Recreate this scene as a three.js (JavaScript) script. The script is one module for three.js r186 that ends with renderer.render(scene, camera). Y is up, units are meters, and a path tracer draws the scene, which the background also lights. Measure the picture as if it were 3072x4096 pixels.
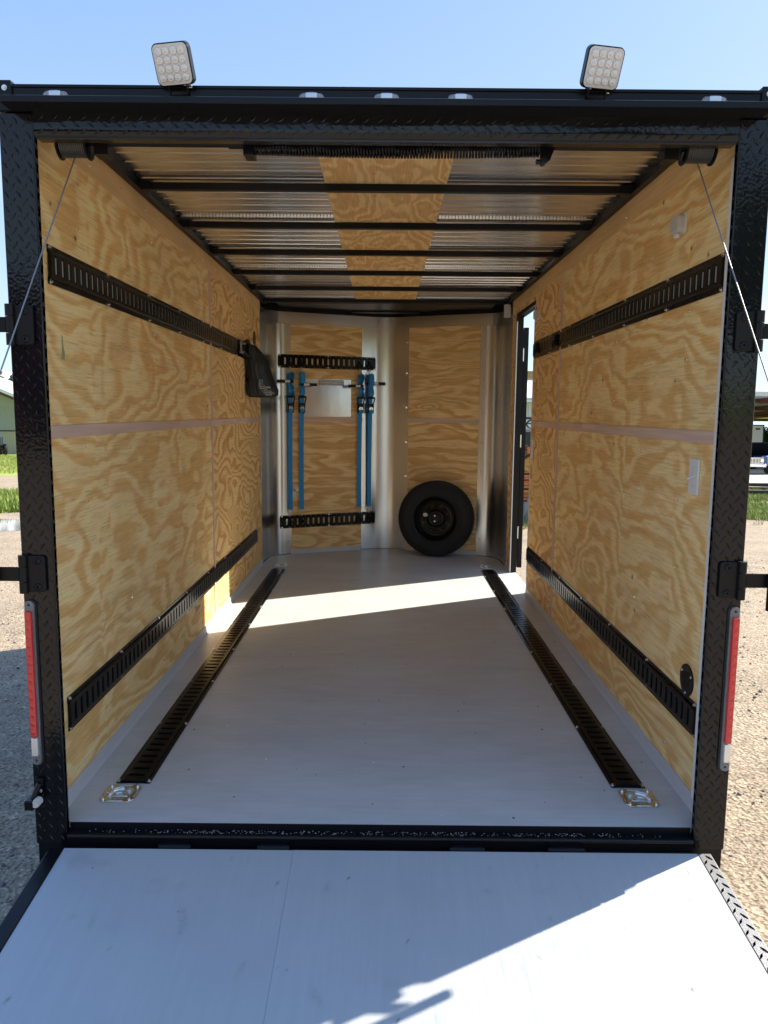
import * as THREE from 'three';
import { mergeGeometries } from 'three/addons/utils/BufferGeometryUtils.js';
import { RoundedBoxGeometry } from 'three/addons/geometries/RoundedBoxGeometry.js';
import { ImprovedNoise } from 'three/addons/math/ImprovedNoise.js';

const scene = new THREE.Scene();
const V3 = THREE.Vector3, PI = Math.PI;

// ---------------------------------------------------------------- the trailer's stance
// Trailer axes: x right, y up, z towards the viewer, origin at the rear edge of the cargo floor.
// The trailer stands nose up, so everything in it is turned by TILT about the rear sill.
const TILT = new THREE.Matrix4().makeRotationX(0.044);
const GROUND = -0.42;

// ---------------------------------------------------------------- camera
const camera = new THREE.PerspectiveCamera(67.4, 768 / 1024, 0.05, 2000);
camera.position.set(0.0047, 1.2667, 2.2048);
camera.rotation.set(-0.12921, 0.00073, 0.00896, 'YXZ');
camera.applyMatrix4(TILT);
scene.add(camera);

// ---------------------------------------------------------------- sun and sky
const EL = 36.5 * PI / 180;
const sunDir = new V3(Math.cos(EL) / 1.1332, Math.sin(EL), -0.533 * Math.cos(EL) / 1.1332).applyMatrix4(TILT).normalize();
const sun = new THREE.DirectionalLight(0xfff4e2, 3.1);
sun.position.copy(sunDir).multiplyScalar(60);
sun.castShadow = true;
sun.shadow.mapSize.set(4096, 4096);
Object.assign(sun.shadow.camera, { left: -12, right: 12, top: 12, bottom: -12, near: 1, far: 140 });
scene.add(sun); scene.add(sun.target);

function makeSky() {
  const W = 1024, H = 512, d = new Float32Array(W * H * 4), n = new ImprovedNoise(), v = new V3();
  for (let j = 0; j < H; j++) for (let i = 0; i < W; i++) {
    const lat = ((j + 0.5) / H - 0.5) * PI, lon = ((i + 0.5) / W - 0.5) * 2 * PI;
    v.set(Math.cos(lat) * Math.cos(lon), Math.sin(lat), Math.cos(lat) * Math.sin(lon));
    const up = Math.max(v.y, 0), c = v.dot(sunDir), g = Math.acos(Math.min(1, Math.max(-1, c)));
    const k = Math.exp(-up * 3.0);                                   // thick air near the horizon
    const mie = 0.62 * Math.exp(-g * 1.9) + 0.9 * Math.exp(-g * 7.0);
    let r = 0.034 + 0.46 * k, gg = 0.145 + 0.48 * k, b = 0.42 + 0.28 * k;
    r += mie * 0.62; gg += mie * 0.60; b += mie * 0.42;
    // a few thin clouds
    const cx = v.x / (up + 0.12), cz = v.z / (up + 0.12);
    let f = 0, a = 1; for (let o = 0; o < 4; o++) { f += a * n.noise(cx * 0.7 * (1 << o) + 3.1, cz * 0.7 * (1 << o), 7.7 + o); a *= 0.5; }
    const cl = Math.max(0, Math.min(1, (f - 0.42) * 1.6)) * 0.35 * Math.min(1, up * 8);
    r += (1.02 - r) * cl; gg += (1.04 - gg) * cl; b += (1.06 - b) * cl;
    if (v.y < 0) { r = 0.36; gg = 0.33; b = 0.28; }
    const o = (j * W + i) * 4; d[o] = r * SKY; d[o + 1] = gg * SKY; d[o + 2] = b * SKY; d[o + 3] = 1;
  }
  const t = new THREE.DataTexture(d, W, H, THREE.RGBAFormat, THREE.FloatType);
  t.mapping = THREE.EquirectangularReflectionMapping; t.magFilter = t.minFilter = THREE.LinearFilter; t.needsUpdate = true;
  return t;
}
const SKY = 0.55, EXPOSURE = 3.6;
scene.background = makeSky();
scene.environment = scene.background;

const renderer = new THREE.WebGLRenderer({ antialias: true });
renderer.setSize(768, 1024);
renderer.toneMapping = THREE.LinearToneMapping;
renderer.toneMappingExposure = EXPOSURE;
renderer.shadowMap.enabled = true;

// ---------------------------------------------------------------- helpers
let seed = 12345;
const rnd = () => { seed |= 0; seed = seed + 0x6D2B79F5 | 0; let t = Math.imul(seed ^ seed >>> 15, 1 | seed); t = t + Math.imul(t ^ t >>> 7, 61 | t) ^ t; return ((t ^ t >>> 14) >>> 0) / 4294967296; };
const rr = (a, b) => a + (b - a) * rnd();
const sm = (a, b, x) => { const t = Math.min(1, Math.max(0, (x - a) / (b - a))); return t * t * (3 - 2 * t); };
const mixv = (a, b, t) => a + (b - a) * t;
const used = new Map();
function numbered(name) { const n = used.get(name) || 0; used.set(name, n + 1); return n ? `${name}_${String(n).padStart(3, '0')}` : name; }
const shadows = o => o.traverse(m => { if (m.isMesh) { m.castShadow = true; m.receiveShadow = true; } });
function thing(name, label, category, group) {
  const o = new THREE.Group(); o.name = numbered(name); o.userData = { label, category };
  if (group) o.userData.group = group;
  scene.add(o); return o;
}
function part(parent, name, geos, mat, label) {
  const g = Array.isArray(geos) ? (geos.length > 1 ? merge(geos) : geos[0]) : geos;
  const m = new THREE.Mesh(g, mat); m.name = numbered(name); m.castShadow = m.receiveShadow = true;
  if (label) m.userData.label = label;
  parent.add(m); return m;
}
function merge(geos) {
  const gs = geos.map(g => { const q = g.index ? g.toNonIndexed() : g.clone(); for (const k of Object.keys(q.attributes)) if (!['position', 'normal', 'uv'].includes(k)) q.deleteAttribute(k); if (!q.attributes.uv) q.setAttribute('uv', new THREE.Float32BufferAttribute(new Float32Array(q.attributes.position.count * 2), 2)); q.morphAttributes = {}; return q; });
  return mergeGeometries(gs);
}
const bx = (x0, x1, y0, y1, z0, z1) => new THREE.BoxGeometry(Math.abs(x1 - x0), Math.abs(y1 - y0), Math.abs(z1 - z0)).translate((x0 + x1) / 2, (y0 + y1) / 2, (z0 + z1) / 2);
const rbx = (x0, x1, y0, y1, z0, z1, r = 0.003, s = 2) => new RoundedBoxGeometry(Math.abs(x1 - x0), Math.abs(y1 - y0), Math.abs(z1 - z0), s, r).translate((x0 + x1) / 2, (y0 + y1) / 2, (z0 + z1) / 2);
const cyl = (r0, r1, h, n = 20) => new THREE.CylinderGeometry(r0, r1, h, n);
function rod(a, b, r, n = 10) {
  const A = new V3(...a), B = new V3(...b), L = A.distanceTo(B), g = cyl(r, r, L, n);
  g.applyQuaternion(new THREE.Quaternion().setFromUnitVectors(new V3(0, 1, 0), B.clone().sub(A).normalize()));
  return g.translate((A.x + B.x) / 2, (A.y + B.y) / 2, (A.z + B.z) / 2);
}
const tube = (pts, r, seg = 40, rad = 8, closed = false) => new THREE.TubeGeometry(new THREE.CatmullRomCurve3(pts.map(p => new V3(...p)), closed, 'catmullrom', 0.3), seg, r, rad, closed);
// uv in metres from two axes (0 x, 1 y, 2 z), with an offset
function uvFrom(g, ax, ay, sx = 1, sy = 1, ox = 0, oy = 0) {
  const p = g.attributes.position, u = new Float32Array(p.count * 2);
  for (let i = 0; i < p.count; i++) { u[i * 2] = p.getComponent(i, ax) * sx + ox; u[i * 2 + 1] = p.getComponent(i, ay) * sy + oy; }
  g.setAttribute('uv', new THREE.BufferAttribute(u, 2)); return g;
}
function roundRect(w, h, r, x = 0, y = 0) {
  const s = new THREE.Shape(), a = w / 2, b = h / 2;
  s.moveTo(x - a + r, y - b); s.lineTo(x + a - r, y - b); s.absarc(x + a - r, y - b + r, r, -PI / 2, 0); s.lineTo(x + a, y + b - r); s.absarc(x + a - r, y + b - r, r, 0, PI / 2);
  s.lineTo(x - a + r, y + b); s.absarc(x - a + r, y + b - r, r, PI / 2, PI); s.lineTo(x - a, y - b + r); s.absarc(x - a + r, y - b + r, r, PI, 1.5 * PI);
  return s;
}
const extr = (s, depth, bevel = 0, seg = 1, curve = 6) => new THREE.ExtrudeGeometry(s, { depth, curveSegments: curve, bevelEnabled: bevel > 0, bevelSize: bevel, bevelThickness: bevel, bevelOffset: -bevel, bevelSegments: seg });

// ---------------------------------------------------------------- textures
const noise = new ImprovedNoise();
const N3 = (x, y, z) => noise.noise(x, y, z);
function fbm(x, y, z, o) { let s = 0, a = 0.5; for (let i = 0; i < o; i++) { s += a * N3(x, y, z + i * 11.3); x *= 2.03; y *= 2.03; a *= 0.5; } return s; }
function tex(w, h, fn, srgb, wrap = THREE.RepeatWrapping) {
  const d = new Uint8Array(w * h * 4), c = [0, 0, 0];
  for (let j = 0; j < h; j++) for (let i = 0; i < w; i++) { fn(i / w, j / h, c, i, j); const o = (j * w + i) * 4; d[o] = Math.max(0, Math.min(255, c[0])); d[o + 1] = Math.max(0, Math.min(255, c[1])); d[o + 2] = Math.max(0, Math.min(255, c[2])); d[o + 3] = 255; }
  const t = new THREE.DataTexture(d, w, h); t.wrapS = t.wrapT = wrap; t.magFilter = THREE.LinearFilter; t.minFilter = THREE.LinearMipmapLinearFilter; t.generateMipmaps = true;
  if (srgb) t.colorSpace = THREE.SRGBColorSpace; t.needsUpdate = true; return t;
}
// rotary-cut plywood veneer; `size` metres across, grain along u
function plywood(px, py, size, sizeY, s, o) {
  const knots = []; for (let k = 0; k < o.knots; k++) knots.push([rr(0, size), rr(0, sizeY), rr(o.k0, o.k1), rr(0.6, 1.5) * (rnd() < 0.5 ? -1 : 1)]);
  const peaks = []; for (let k = 0; k < (o.peaks || 0); k++) peaks.push([rr(0, size), rr(0.05, 0.12), rr(0.5, 1.3) * (rnd() < 0.5 ? -1 : 1)]);
  const pits = []; for (let k = 0; k < (o.pits || 0); k++) pits.push([rr(0, size), rr(0, sizeY), rr(0.003, 0.008)]);
  return tex(px, py, (u, v, c) => {
    const x = u * size, y = v * sizeY;
    const wx = x + 0.10 * N3(x * 2.1, y * 2.6, s + 40) + 0.03 * N3(x * 7, y * 7, s + 41), wy = y + 0.06 * N3(x * 1.7, y * 3, s + 50) + 0.014 * N3(x * 8, y * 11, s + 51);
    let h = o.amp * (fbm(wx * o.fx, wy * o.fy, s, o.oct));
    for (const k of knots) { const dx = (x - k[0]) / k[2], dy = (y - k[1]) / (k[2] * (0.30 + 0.12 * N3(x * 5, y * 5, s))) + 0.5 * N3(x * 6, y * 6, s + 3); h += k[3] * o.kamp * Math.exp(-(dx * dx + dy * dy)); }
    for (const k of peaks) h += k[2] * Math.exp(-Math.abs(x - k[0] - 0.02 * N3(y * 6, 3, s)) / k[1]) * (0.4 + 0.6 * sm(-0.3, 0.3, N3(y * 1.3, k[0] * 9, s)));
    h += o.lin * (wy + o.tilt * wx * N3(0.3 + x * 0.25, y * 0.3, s + 15)) + o.jag * N3(x * 2.2, y * 46, s + 61) + 0.5 * o.jag * N3(x * 5, y * 120, s + 62);
    const b = h - Math.floor(h);
    const edge = 0.035 * N3(x * 9, y * 150, s + 9);
    let late = sm(o.e0, o.e1, b + edge) * (1 - sm(o.e2, 1.0, b + edge * 0.6));
    const fine = fbm(x * 6, y * 190, s + 5, 2), blot = fbm(x * 2.2, y * 5, s + 77, 3);
    late = late * (0.72 + 0.5 * blot) ;
    const pale = sm(0.05, 0.45, fbm(x * 2.6, y * 9, s + 31, 3)) * o.pale;
    let r = mixv(o.early[0], o.late[0], late), g = mixv(o.early[1], o.late[1], late), bb = mixv(o.early[2], o.late[2], late);
    r += pale * 12; g += pale * 15; bb += pale * 20;
    const dash = sm(0.34, 0.5, N3(x * 12, y * 260, s + 90)) * 0.10; const t = 1 + 0.15 * fine + 0.08 * blot + 0.05 * N3(x * 400, y * 400, s) - dash;
    let pit = 1; for (const k of pits) { const dx = (x - k[0]) / (k[2] * 1.1), dy = (y - k[1]) / k[2], q = dx * dx + dy * dy; if (q < 4) pit = Math.min(pit, 1 - 0.62 * Math.exp(-q)); }
    c[0] = r * t * pit; c[1] = g * t * pit; c[2] = bb * t * pit;
  }, true);
}
const softEarly = [249, 219, 158], softLate = [228, 177, 106];
const fineEarly = [242, 205, 142], fineLate = [200, 140, 76];
const bold = { amp: 6.4, jag: 0.10, peaks: 6, tilt: 0.9, fx: 0.62, fy: 1.75, oct: 5, knots: 3, k0: 0.16, k1: 0.36, kamp: 1.3, lin: 7.5, e0: 0.20, e1: 0.46, e2: 0.62, pale: 1, early: softEarly, late: softLate, pits: 16 };
const plyA = plywood(1280, 1024, 2.5, 2.2, 3.3, bold);
const plyB = plywood(1280, 1024, 2.5, 2.2, 19.7, { ...bold, amp: 6.6, lin: 6, fx: 0.68, fy: 1.95, knots: 4, pits: 26 });
const plyC = plywood(1024, 1024, 1.9, 2.2, 51.2, { amp: 11, tilt: 0.3, peaks: 3, jag: 0.07, fx: 0.75, fy: 2.0, oct: 3, knots: 11, k0: 0.10, k1: 0.24, kamp: 4.5, lin: 5, e0: 0.28, e1: 0.86, e2: 0.90, pale: 0.5, early: fineEarly, late: fineLate, pits: 8 });
const plyD = plywood(1024, 1024, 2.0, 2.2, 87.4, { amp: 7, tilt: 0.3, jag: 0.10, fx: 0.55, fy: 3.2, oct: 4, knots: 3, k0: 0.10, k1: 0.2, kamp: 2, lin: 5, e0: 0.2, e1: 0.7, e2: 0.86, pale: 0.8, early: [242, 206, 146], late: [212, 158, 92], pits: 6 });
const plyE = plywood(1536, 384, 3.6, 0.6, 23.9, { amp: 6, tilt: 0.3, jag: 0.12, fx: 1.1, fy: 3.4, oct: 4, knots: 9, k0: 0.08, k1: 0.2, kamp: 2.2, lin: 2, e0: 0.15, e1: 0.4, e2: 0.7, pale: 0.6, early: [244, 210, 148], late: [218, 166, 102], pits: 5 });
const rep = (t, sx, sy) => { const q = t.clone(); q.repeat.set(1 / sx, 1 / sy); q.needsUpdate = true; return q; };
const fibreBump = tex(512, 512, (u, v, c) => { const f = 128 + 90 * fbm(u * 8, v * 120, 4.4, 3) + 25 * N3(u * 180, v * 180, 8); c[0] = c[1] = c[2] = f; });
const woodMat = (t, sx, sy) => new THREE.MeshStandardMaterial({ map: rep(t, sx, sy), roughness: 0.72, bumpMap: fibreBump, bumpScale: 0.0006 });
const M = {
  plyA: woodMat(plyA, 2.5, 2.2), plyB: woodMat(plyB, 2.5, 2.2), plyC: woodMat(plyC, 1.9, 2.2), plyD: woodMat(plyD, 2.0, 2.2), plyE: woodMat(plyE, 3.6, 0.6),
};
const veneer = tex(1024, 128, (u, v, c) => { const x = u * 4, y = v * 0.3, f = fbm(x * 3, y * 90, 3.1, 3), g = fbm(x * 2, y * 14, 9.1, 3); const t = 1 + 0.10 * f + 0.14 * g; c[0] = 216 * t; c[1] = 186 * t; c[2] = 168 * t; }, true);
M.strip = new THREE.MeshStandardMaterial({ map: rep(veneer, 4, 0.3), roughness: 0.75 });
const veneer2 = tex(1024, 128, (u, v, c) => { const x = u * 4, y = v * 0.3, f = fbm(x * 3, y * 90, 13.1, 3), g = fbm(x * 2.6, y * 10, 19.1, 3); const t = 1 + 0.09 * f + 0.13 * g; c[0] = 226 * t; c[1] = 188 * t; c[2] = 132 * t; }, true);
M.crown = new THREE.MeshStandardMaterial({ map: rep(veneer2, 4, 0.3), roughness: 0.72 });
// grey floor paint over plywood
const floorSpecks = []; for (let k = 0; k < 150; k++) floorSpecks.push([rr(0, 2.1), rr(0, 4.9), rr(0.0016, 0.0042), rnd()]);
const grid = new Map(); for (const q of floorSpecks) { const a = Math.floor(q[0] / 0.1), b = Math.floor(q[1] / 0.1); for (let i = -1; i < 2; i++) for (let j = -1; j < 2; j++) { const k = (a + i) * 1000 + b + j; if (!grid.has(k)) grid.set(k, []); grid.get(k).push(q); } }
const floorMap = tex(896, 2048, (u, v, c) => {
  const x = u * 2.1, y = v * 4.9;
  const f = fbm(x * 3.2, y * 70, 2.2, 3), g = fbm(x * 1.6, y * 3.4, 6.6, 4), h = fbm(x * 9, y * 22, 16.6, 3);
  let t = 1 + 0.045 * f + 0.09 * g + 0.05 * h + 0.02 * N3(x * 300, y * 300, 1);
  let r = 200 * t, gg = 203 * t, b = 203 * t;
  const scuff = sm(0.28, 0.42, fbm(x * 5, y * 40, 71, 3)) * sm(0.0, 0.3, fbm(x * 1.2, y * 1.1, 73, 2)); r -= scuff * 16; gg -= scuff * 16; b -= scuff * 15;
  for (const q of grid.get(Math.floor(x / 0.1) * 1000 + Math.floor(y / 0.1)) || []) { const dx = x - q[0], dy = (y - q[1]) * 0.7; if (dx * dx + dy * dy < q[2] * q[2]) { const k = q[3] < 0.8 ? 0.28 : 1.25; r *= k; gg *= k; b *= k; } }
  c[0] = r; c[1] = gg; c[2] = b;
}, true);
const floorBump = tex(768, 1024, (u, v, c) => { const x = u * 2.1, y = v * 2.4; c[0] = c[1] = c[2] = 128 + 70 * fbm(x * 4, y * 110, 2.2, 3) + 60 * fbm(x * 2, y * 3, 4, 3); });
M.floor = new THREE.MeshStandardMaterial({ map: rep(floorMap, 2.1, 4.9), roughness: 0.42, bumpMap: rep(floorBump, 2.1, 2.4), bumpScale: 0.0012 });
M.base = new THREE.MeshStandardMaterial({ color: new THREE.Color().setRGB(0.58, 0.58, 0.60), roughness: 0.5, bumpMap: fibreBump, bumpScale: 0.0008 });
// ramp paint: grain along the ramp, stronger on one side, marks and drips
const marks = []; for (let k = 0; k < 70; k++) marks.push([rr(0, 2), rr(0, 1.2), rr(0.003, 0.014), rr(0.6, 3.5), rnd(), rr(-0.6, 0.6)]);
const rampMap = tex(1024, 1024, (u, v, c) => {
  const x = u * 2, y = v * 2; let t = 1 + 0.03 * fbm(x * 3, y * 3, 12, 4) + 0.03 * fbm(x * 60, y * 3, 15, 3);
  const dirt = sm(0.2, 0.5, fbm(x * 4, y * 5, 91, 4)) * 0.07; t -= dirt;
  for (const q of marks) { const a = Math.cos(q[5]), b = Math.sin(q[5]), dx0 = x - q[0], dy0 = y % 1.2 - q[1], dx = (dx0 * a + dy0 * b) / q[2], dy = (-dx0 * b + dy0 * a) / (q[2] * q[3]), e = dx * dx + dy * dy; if (e < 4) t -= (q[4] < 0.2 ? 0.45 : 0.09) * Math.exp(-e * (q[4] < 0.2 ? 6 : 1.5)) * (0.6 + 0.8 * N3(x * 90, y * 90, 5)); }
  c[0] = 180 * t; c[1] = 186 * t; c[2] = 191 * t;
}, true);
const rampBump = tex(1024, 1024, (u, v, c) => {
  const x = u * 2, y = v * 2, k = 0.35 + 0.65 * sm(0.8, 1.4, x + 0.3 * N3(x * 2, y * 2, 3));
  const w = x + 0.02 * fbm(x * 4, y * 2.5, 44, 2);
  let f = fbm(w * 75, y * 7, 21, 3), g = fbm(w * 24, y * 1.6, 23, 3);
  const drip = sm(0.30, 0.42, fbm(w * 42, y * 5, 29, 2));
  c[0] = c[1] = c[2] = 120 + k * (120 * f + 60 * g) + 60 * drip * k;
});
M.ramp = new THREE.MeshStandardMaterial({ map: rep(rampMap, 2, 2), roughness: 0.5, bumpMap: rep(rampBump, 2, 2), bumpScale: 0.0017 });
// metals, paints, plastics
const smooth = tex(256, 256, (u, v, c) => { c[0] = c[1] = c[2] = 128 + 60 * fbm(u * 4, v * 4, 1.1, 3) + 30 * N3(u * 60, v * 60, 4); });
M.black = new THREE.MeshPhysicalMaterial({ color: new THREE.Color().setRGB(0.0065, 0.007, 0.009), roughness: 0.24, specularIntensity: 0.5, bumpMap: rep(smooth, 0.4, 0.4), bumpScale: 0.0003 });
M.blackPlate = new THREE.MeshPhysicalMaterial({ color: new THREE.Color().setRGB(0.0055, 0.006, 0.0075), roughness: 0.10, specularIntensity: 0.8, bumpMap: rep(smooth, 0.5, 0.5), bumpScale: 0.0012 });
M.satin = new THREE.MeshPhysicalMaterial({ color: new THREE.Color().setRGB(0.007, 0.007, 0.008), roughness: 0.4, specularIntensity: 0.5 });
M.etrack = new THREE.MeshPhysicalMaterial({ color: new THREE.Color().setRGB(0.005, 0.005, 0.005), roughness: 0.22, specularIntensity: 0.38 });
M.rubber = new THREE.MeshStandardMaterial({ color: new THREE.Color().setRGB(0.012, 0.012, 0.012), roughness: 0.82 });
M.zinc = new THREE.MeshStandardMaterial({ color: new THREE.Color().setRGB(0.78, 0.78, 0.76), metalness: 1, roughness: 0.24 });
M.yellowZinc = new THREE.MeshStandardMaterial({ color: new THREE.Color().setRGB(0.70, 0.69, 0.65), metalness: 1, roughness: 0.24 });
M.cable = new THREE.MeshStandardMaterial({ color: new THREE.Color().setRGB(0.36, 0.35, 0.34), metalness: 0.9, roughness: 0.5 });
const brushed = tex(1024, 512, (u, v, c) => { const f = 128 + 60 * fbm(u * 5, v * 2.5, 7.7, 3) + 20 * fbm(u * 160, v * 2, 3.7, 2); c[0] = c[1] = c[2] = f; });
M.alu = new THREE.MeshPhysicalMaterial({ color: new THREE.Color().setRGB(0.70, 0.72, 0.74), metalness: 1, roughness: 0.27, bumpMap: rep(brushed, 1.2, 2.4), bumpScale: 0.004 });
M.galv = new THREE.MeshPhysicalMaterial({ color: new THREE.Color().setRGB(0.84, 0.85, 0.85), metalness: 1, roughness: 0.26, bumpMap: rep(brushed, 1.2, 3.0), bumpScale: 0.0015 });
M.white = new THREE.MeshStandardMaterial({ color: new THREE.Color().setRGB(0.78, 0.78, 0.77), roughness: 0.35 });
M.diffuser = new THREE.MeshPhysicalMaterial({ color: new THREE.Color().setRGB(0.78, 0.74, 0.70), roughness: 0.4, transmission: 0.25, thickness: 0 });
M.clear = new THREE.MeshPhysicalMaterial({ color: new THREE.Color().setRGB(0.96, 0.97, 0.98), roughness: 0.08, transmission: 0.85, thickness: 0, ior: 1.49 });
M.redLens = new THREE.MeshPhysicalMaterial({ color: new THREE.Color().setRGB(0.62, 0.012, 0.015), roughness: 0.18, clearcoat: 1, clearcoatRoughness: 0.05 });
M.redCell = new THREE.MeshPhysicalMaterial({ color: new THREE.Color().setRGB(0.72, 0.02, 0.025), roughness: 0.12, clearcoat: 1, clearcoatRoughness: 0.05 });
M.reflector = new THREE.MeshStandardMaterial({ color: new THREE.Color().setRGB(0.86, 0.86, 0.86), metalness: 0.7, roughness: 0.22 });
const webTex = tex(128, 128, (u, v, c) => { const t = 1 + 0.18 * Math.sin(v * PI * 40) * Math.sin(u * PI * 16) + 0.12 * fbm(u * 6, v * 6, 5, 3); c[0] = 52 * t; c[1] = 140 * t; c[2] = 205 * t; }, true);
M.webbing = new THREE.MeshStandardMaterial({ map: rep(webTex, 0.06, 0.06), roughness: 0.72 });
M.tag = new THREE.MeshStandardMaterial({ color: new THREE.Color().setRGB(0.75, 0.74, 0.72), roughness: 0.6 });

// ================================================================ THE TRAILER
const trailer = thing('cargo_trailer', 'black enclosed cargo trailer with its rear ramp down, seen into its plywood-lined inside', 'trailer');
const WL = -1.015, WR = 1.015;

// --- outer shell -------------------------------------------------
const outline = [[-1.06, -0.055], [-1.06, -4.22], [-1.03, -4.46], [-0.95, -4.57], [-0.86, -4.63], [-0.12, -4.93], [0, -4.96], [0.12, -4.93], [0.86, -4.63], [0.95, -4.57], [1.03, -4.46], [1.06, -4.22], [1.06, -0.055]];
// strip standing on a plan polyline: inner face at the line, thickness th outwards (sign)
function ribbon(pts, y0, y1, th, n = 1) {
  const nrm = pts.map((p, i) => { const a = pts[Math.max(0, i - 1)], b = pts[Math.min(pts.length - 1, i + 1)], dx = b[0] - a[0], dz = b[1] - a[1], L = Math.hypot(dx, dz); return [dz / L, -dx / L]; });
  const pos = [], idx = [], uv = [];
  let len = 0; const lens = pts.map((p, i) => { if (i) len += Math.hypot(p[0] - pts[i - 1][0], p[1] - pts[i - 1][1]); return len; });
  const face = (off, flip) => { const s = pos.length / 3; for (let j = 0; j <= n; j++) pts.forEach((p, i) => { pos.push(p[0] + nrm[i][0] * off, mixv(y0, y1, j / n), p[1] + nrm[i][1] * off); uv.push(lens[i], mixv(y0, y1, j / n)); }); const w = pts.length; for (let j = 0; j < n; j++) for (let i = 0; i < w - 1; i++) { const a = s + j * w + i, b = a + 1, c = a + w, d = c + 1; flip ? idx.push(a, c, b, b, c, d) : idx.push(a, b, c, b, d, c); } };
  face(0, false); face(th, true);
  for (const y of [y0, y1]) { const s = pos.length / 3; pts.forEach((p, i) => { for (const o of [0, th]) { pos.push(p[0] + nrm[i][0] * o, y, p[1] + nrm[i][1] * o); uv.push(lens[i], o); } }); for (let i = 0; i < pts.length - 1; i++) idx.push(s + 2 * i, s + 2 * i + 2, s + 2 * i + 1, s + 2 * i + 1, s + 2 * i + 2, s + 2 * i + 3); }
  for (const i of [0, pts.length - 1]) { const s = pos.length / 3; for (const y of [y0, y1]) for (const o of [0, th]) { pos.push(pts[i][0] + nrm[i][0] * o, y, pts[i][1] + nrm[i][1] * o); uv.push(o, y); } idx.push(s, s + 1, s + 2, s + 1, s + 3, s + 2); }
  const g = new THREE.BufferGeometry(); g.setAttribute('position', new THREE.Float32BufferAttribute(pos, 3)); g.setAttribute('uv', new THREE.Float32BufferAttribute(uv, 2)); g.setIndex(idx); g.computeVertexNormals(); return g;
}
const curve2 = (pts, n) => new THREE.SplineCurve(pts.map(p => new THREE.Vector2(...p))).getPoints(n).map(p => [p.x, p.y]);
const DOOR0 = -3.14, DOOR1 = -3.87, DOORH = 2.0;
const sideProfile = (x0, x1, z1) => new THREE.ExtrudeGeometry(new THREE.Shape([[0.062, -0.14], [0.062, 2.13], [0.30, 2.21], [-z1, 2.21], [-z1, -0.14]].map(q => new THREE.Vector2(...q))), { depth: x1 - x0, bevelEnabled: false }).rotateY(PI / 2).translate(x0, 0, 0);
part(trailer, 'outer_wall', sideProfile(-1.062, -1.03, -4.2), M.black);
part(trailer, 'outer_wall', [sideProfile(1.03, 1.062, DOOR0), bx(1.03, 1.062, DOORH, 2.21, DOOR1, DOOR0), bx(1.03, 1.062, -0.14, 2.21, -4.2, DOOR1), bx(1.03, 1.062, -0.14, -0.005, DOOR1, DOOR0)], M.black);
part(trailer, 'nose_skin', ribbon(curve2([[-1.03, -4.19], [-1.025, -4.3], [-1.0, -4.46], [-0.93, -4.55], [-0.84, -4.60], [-0.22, -4.86], [-0.08, -4.93], [0.08, -4.93], [0.22, -4.86], [0.84, -4.60], [0.93, -4.55], [1.0, -4.46], [1.025, -4.3], [1.03, -4.19]], 60), -0.14, 2.21, 0.03), M.black);
{ // roof and underbody follow the outline
  const sh = new THREE.Shape(outline.map(p => new THREE.Vector2(p[0], -p[1])));
  const rs = new THREE.Shape(outline.map(p => new THREE.Vector2(p[0], -Math.min(p[1], -0.30))));
  part(trailer, 'roof', [new THREE.ExtrudeGeometry(rs, { depth: 0.02, bevelEnabled: false }).rotateX(-PI / 2).translate(0, 2.2115, 0), new THREE.ExtrudeGeometry(new THREE.Shape([[0.052, 2.133], [0.30, 2.2125], [0.30, 2.2305], [0.06, 2.140]].map(q => new THREE.Vector2(...q))), { depth: 2.118, bevelEnabled: false }).rotateY(PI / 2).translate(-1.059, 0, 0)], M.black);
  part(trailer, 'underbody', new THREE.ExtrudeGeometry(sh, { depth: 0.02, bevelEnabled: false }).rotateX(-PI / 2).translate(0, -0.165, 0), M.satin);
}
// --- floor ------------------------------------------------------
const DRINGS = [[-0.864, -0.202], [0.858, -0.202], [-0.856, -4.035], [0.853, -4.036]];
{
  const pl = curve2([[-1.013, -4.14], [-1.008, -4.25], [-0.995, -4.42], [-0.93, -4.53], [-0.83, -4.57], [-0.20, -4.83], [-0.08, -4.885], [0.08, -4.885], [0.20, -4.83], [0.83, -4.57], [0.93, -4.53], [0.995, -4.42], [1.008, -4.25], [1.013, -4.14]], 60);
  const sh = new THREE.Shape([[-1.013, -0.03], ...pl, [1.013, -0.03]].map(p => new THREE.Vector2(p[0], -p[1])));
  for (const d of DRINGS) { const h = new THREE.Path(); h.absarc(d[0], -d[1], 0.040, 0, 2 * PI, true); sh.holes.push(h); }
  const g = new THREE.ExtrudeGeometry(sh, { depth: 0.019, bevelEnabled: false, curveSegments: 24 }).rotateX(-PI / 2).translate(0, -0.019, 0);
  part(trailer, 'floor', uvFrom(g, 0, 2, 1, 1, 1.05, 4.9), M.floor, 'grey painted plywood floor');
}
part(trailer, 'door_threshold', bx(1.013, 1.066, -0.03, -0.001, DOOR1, DOOR0), M.floor);
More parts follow.
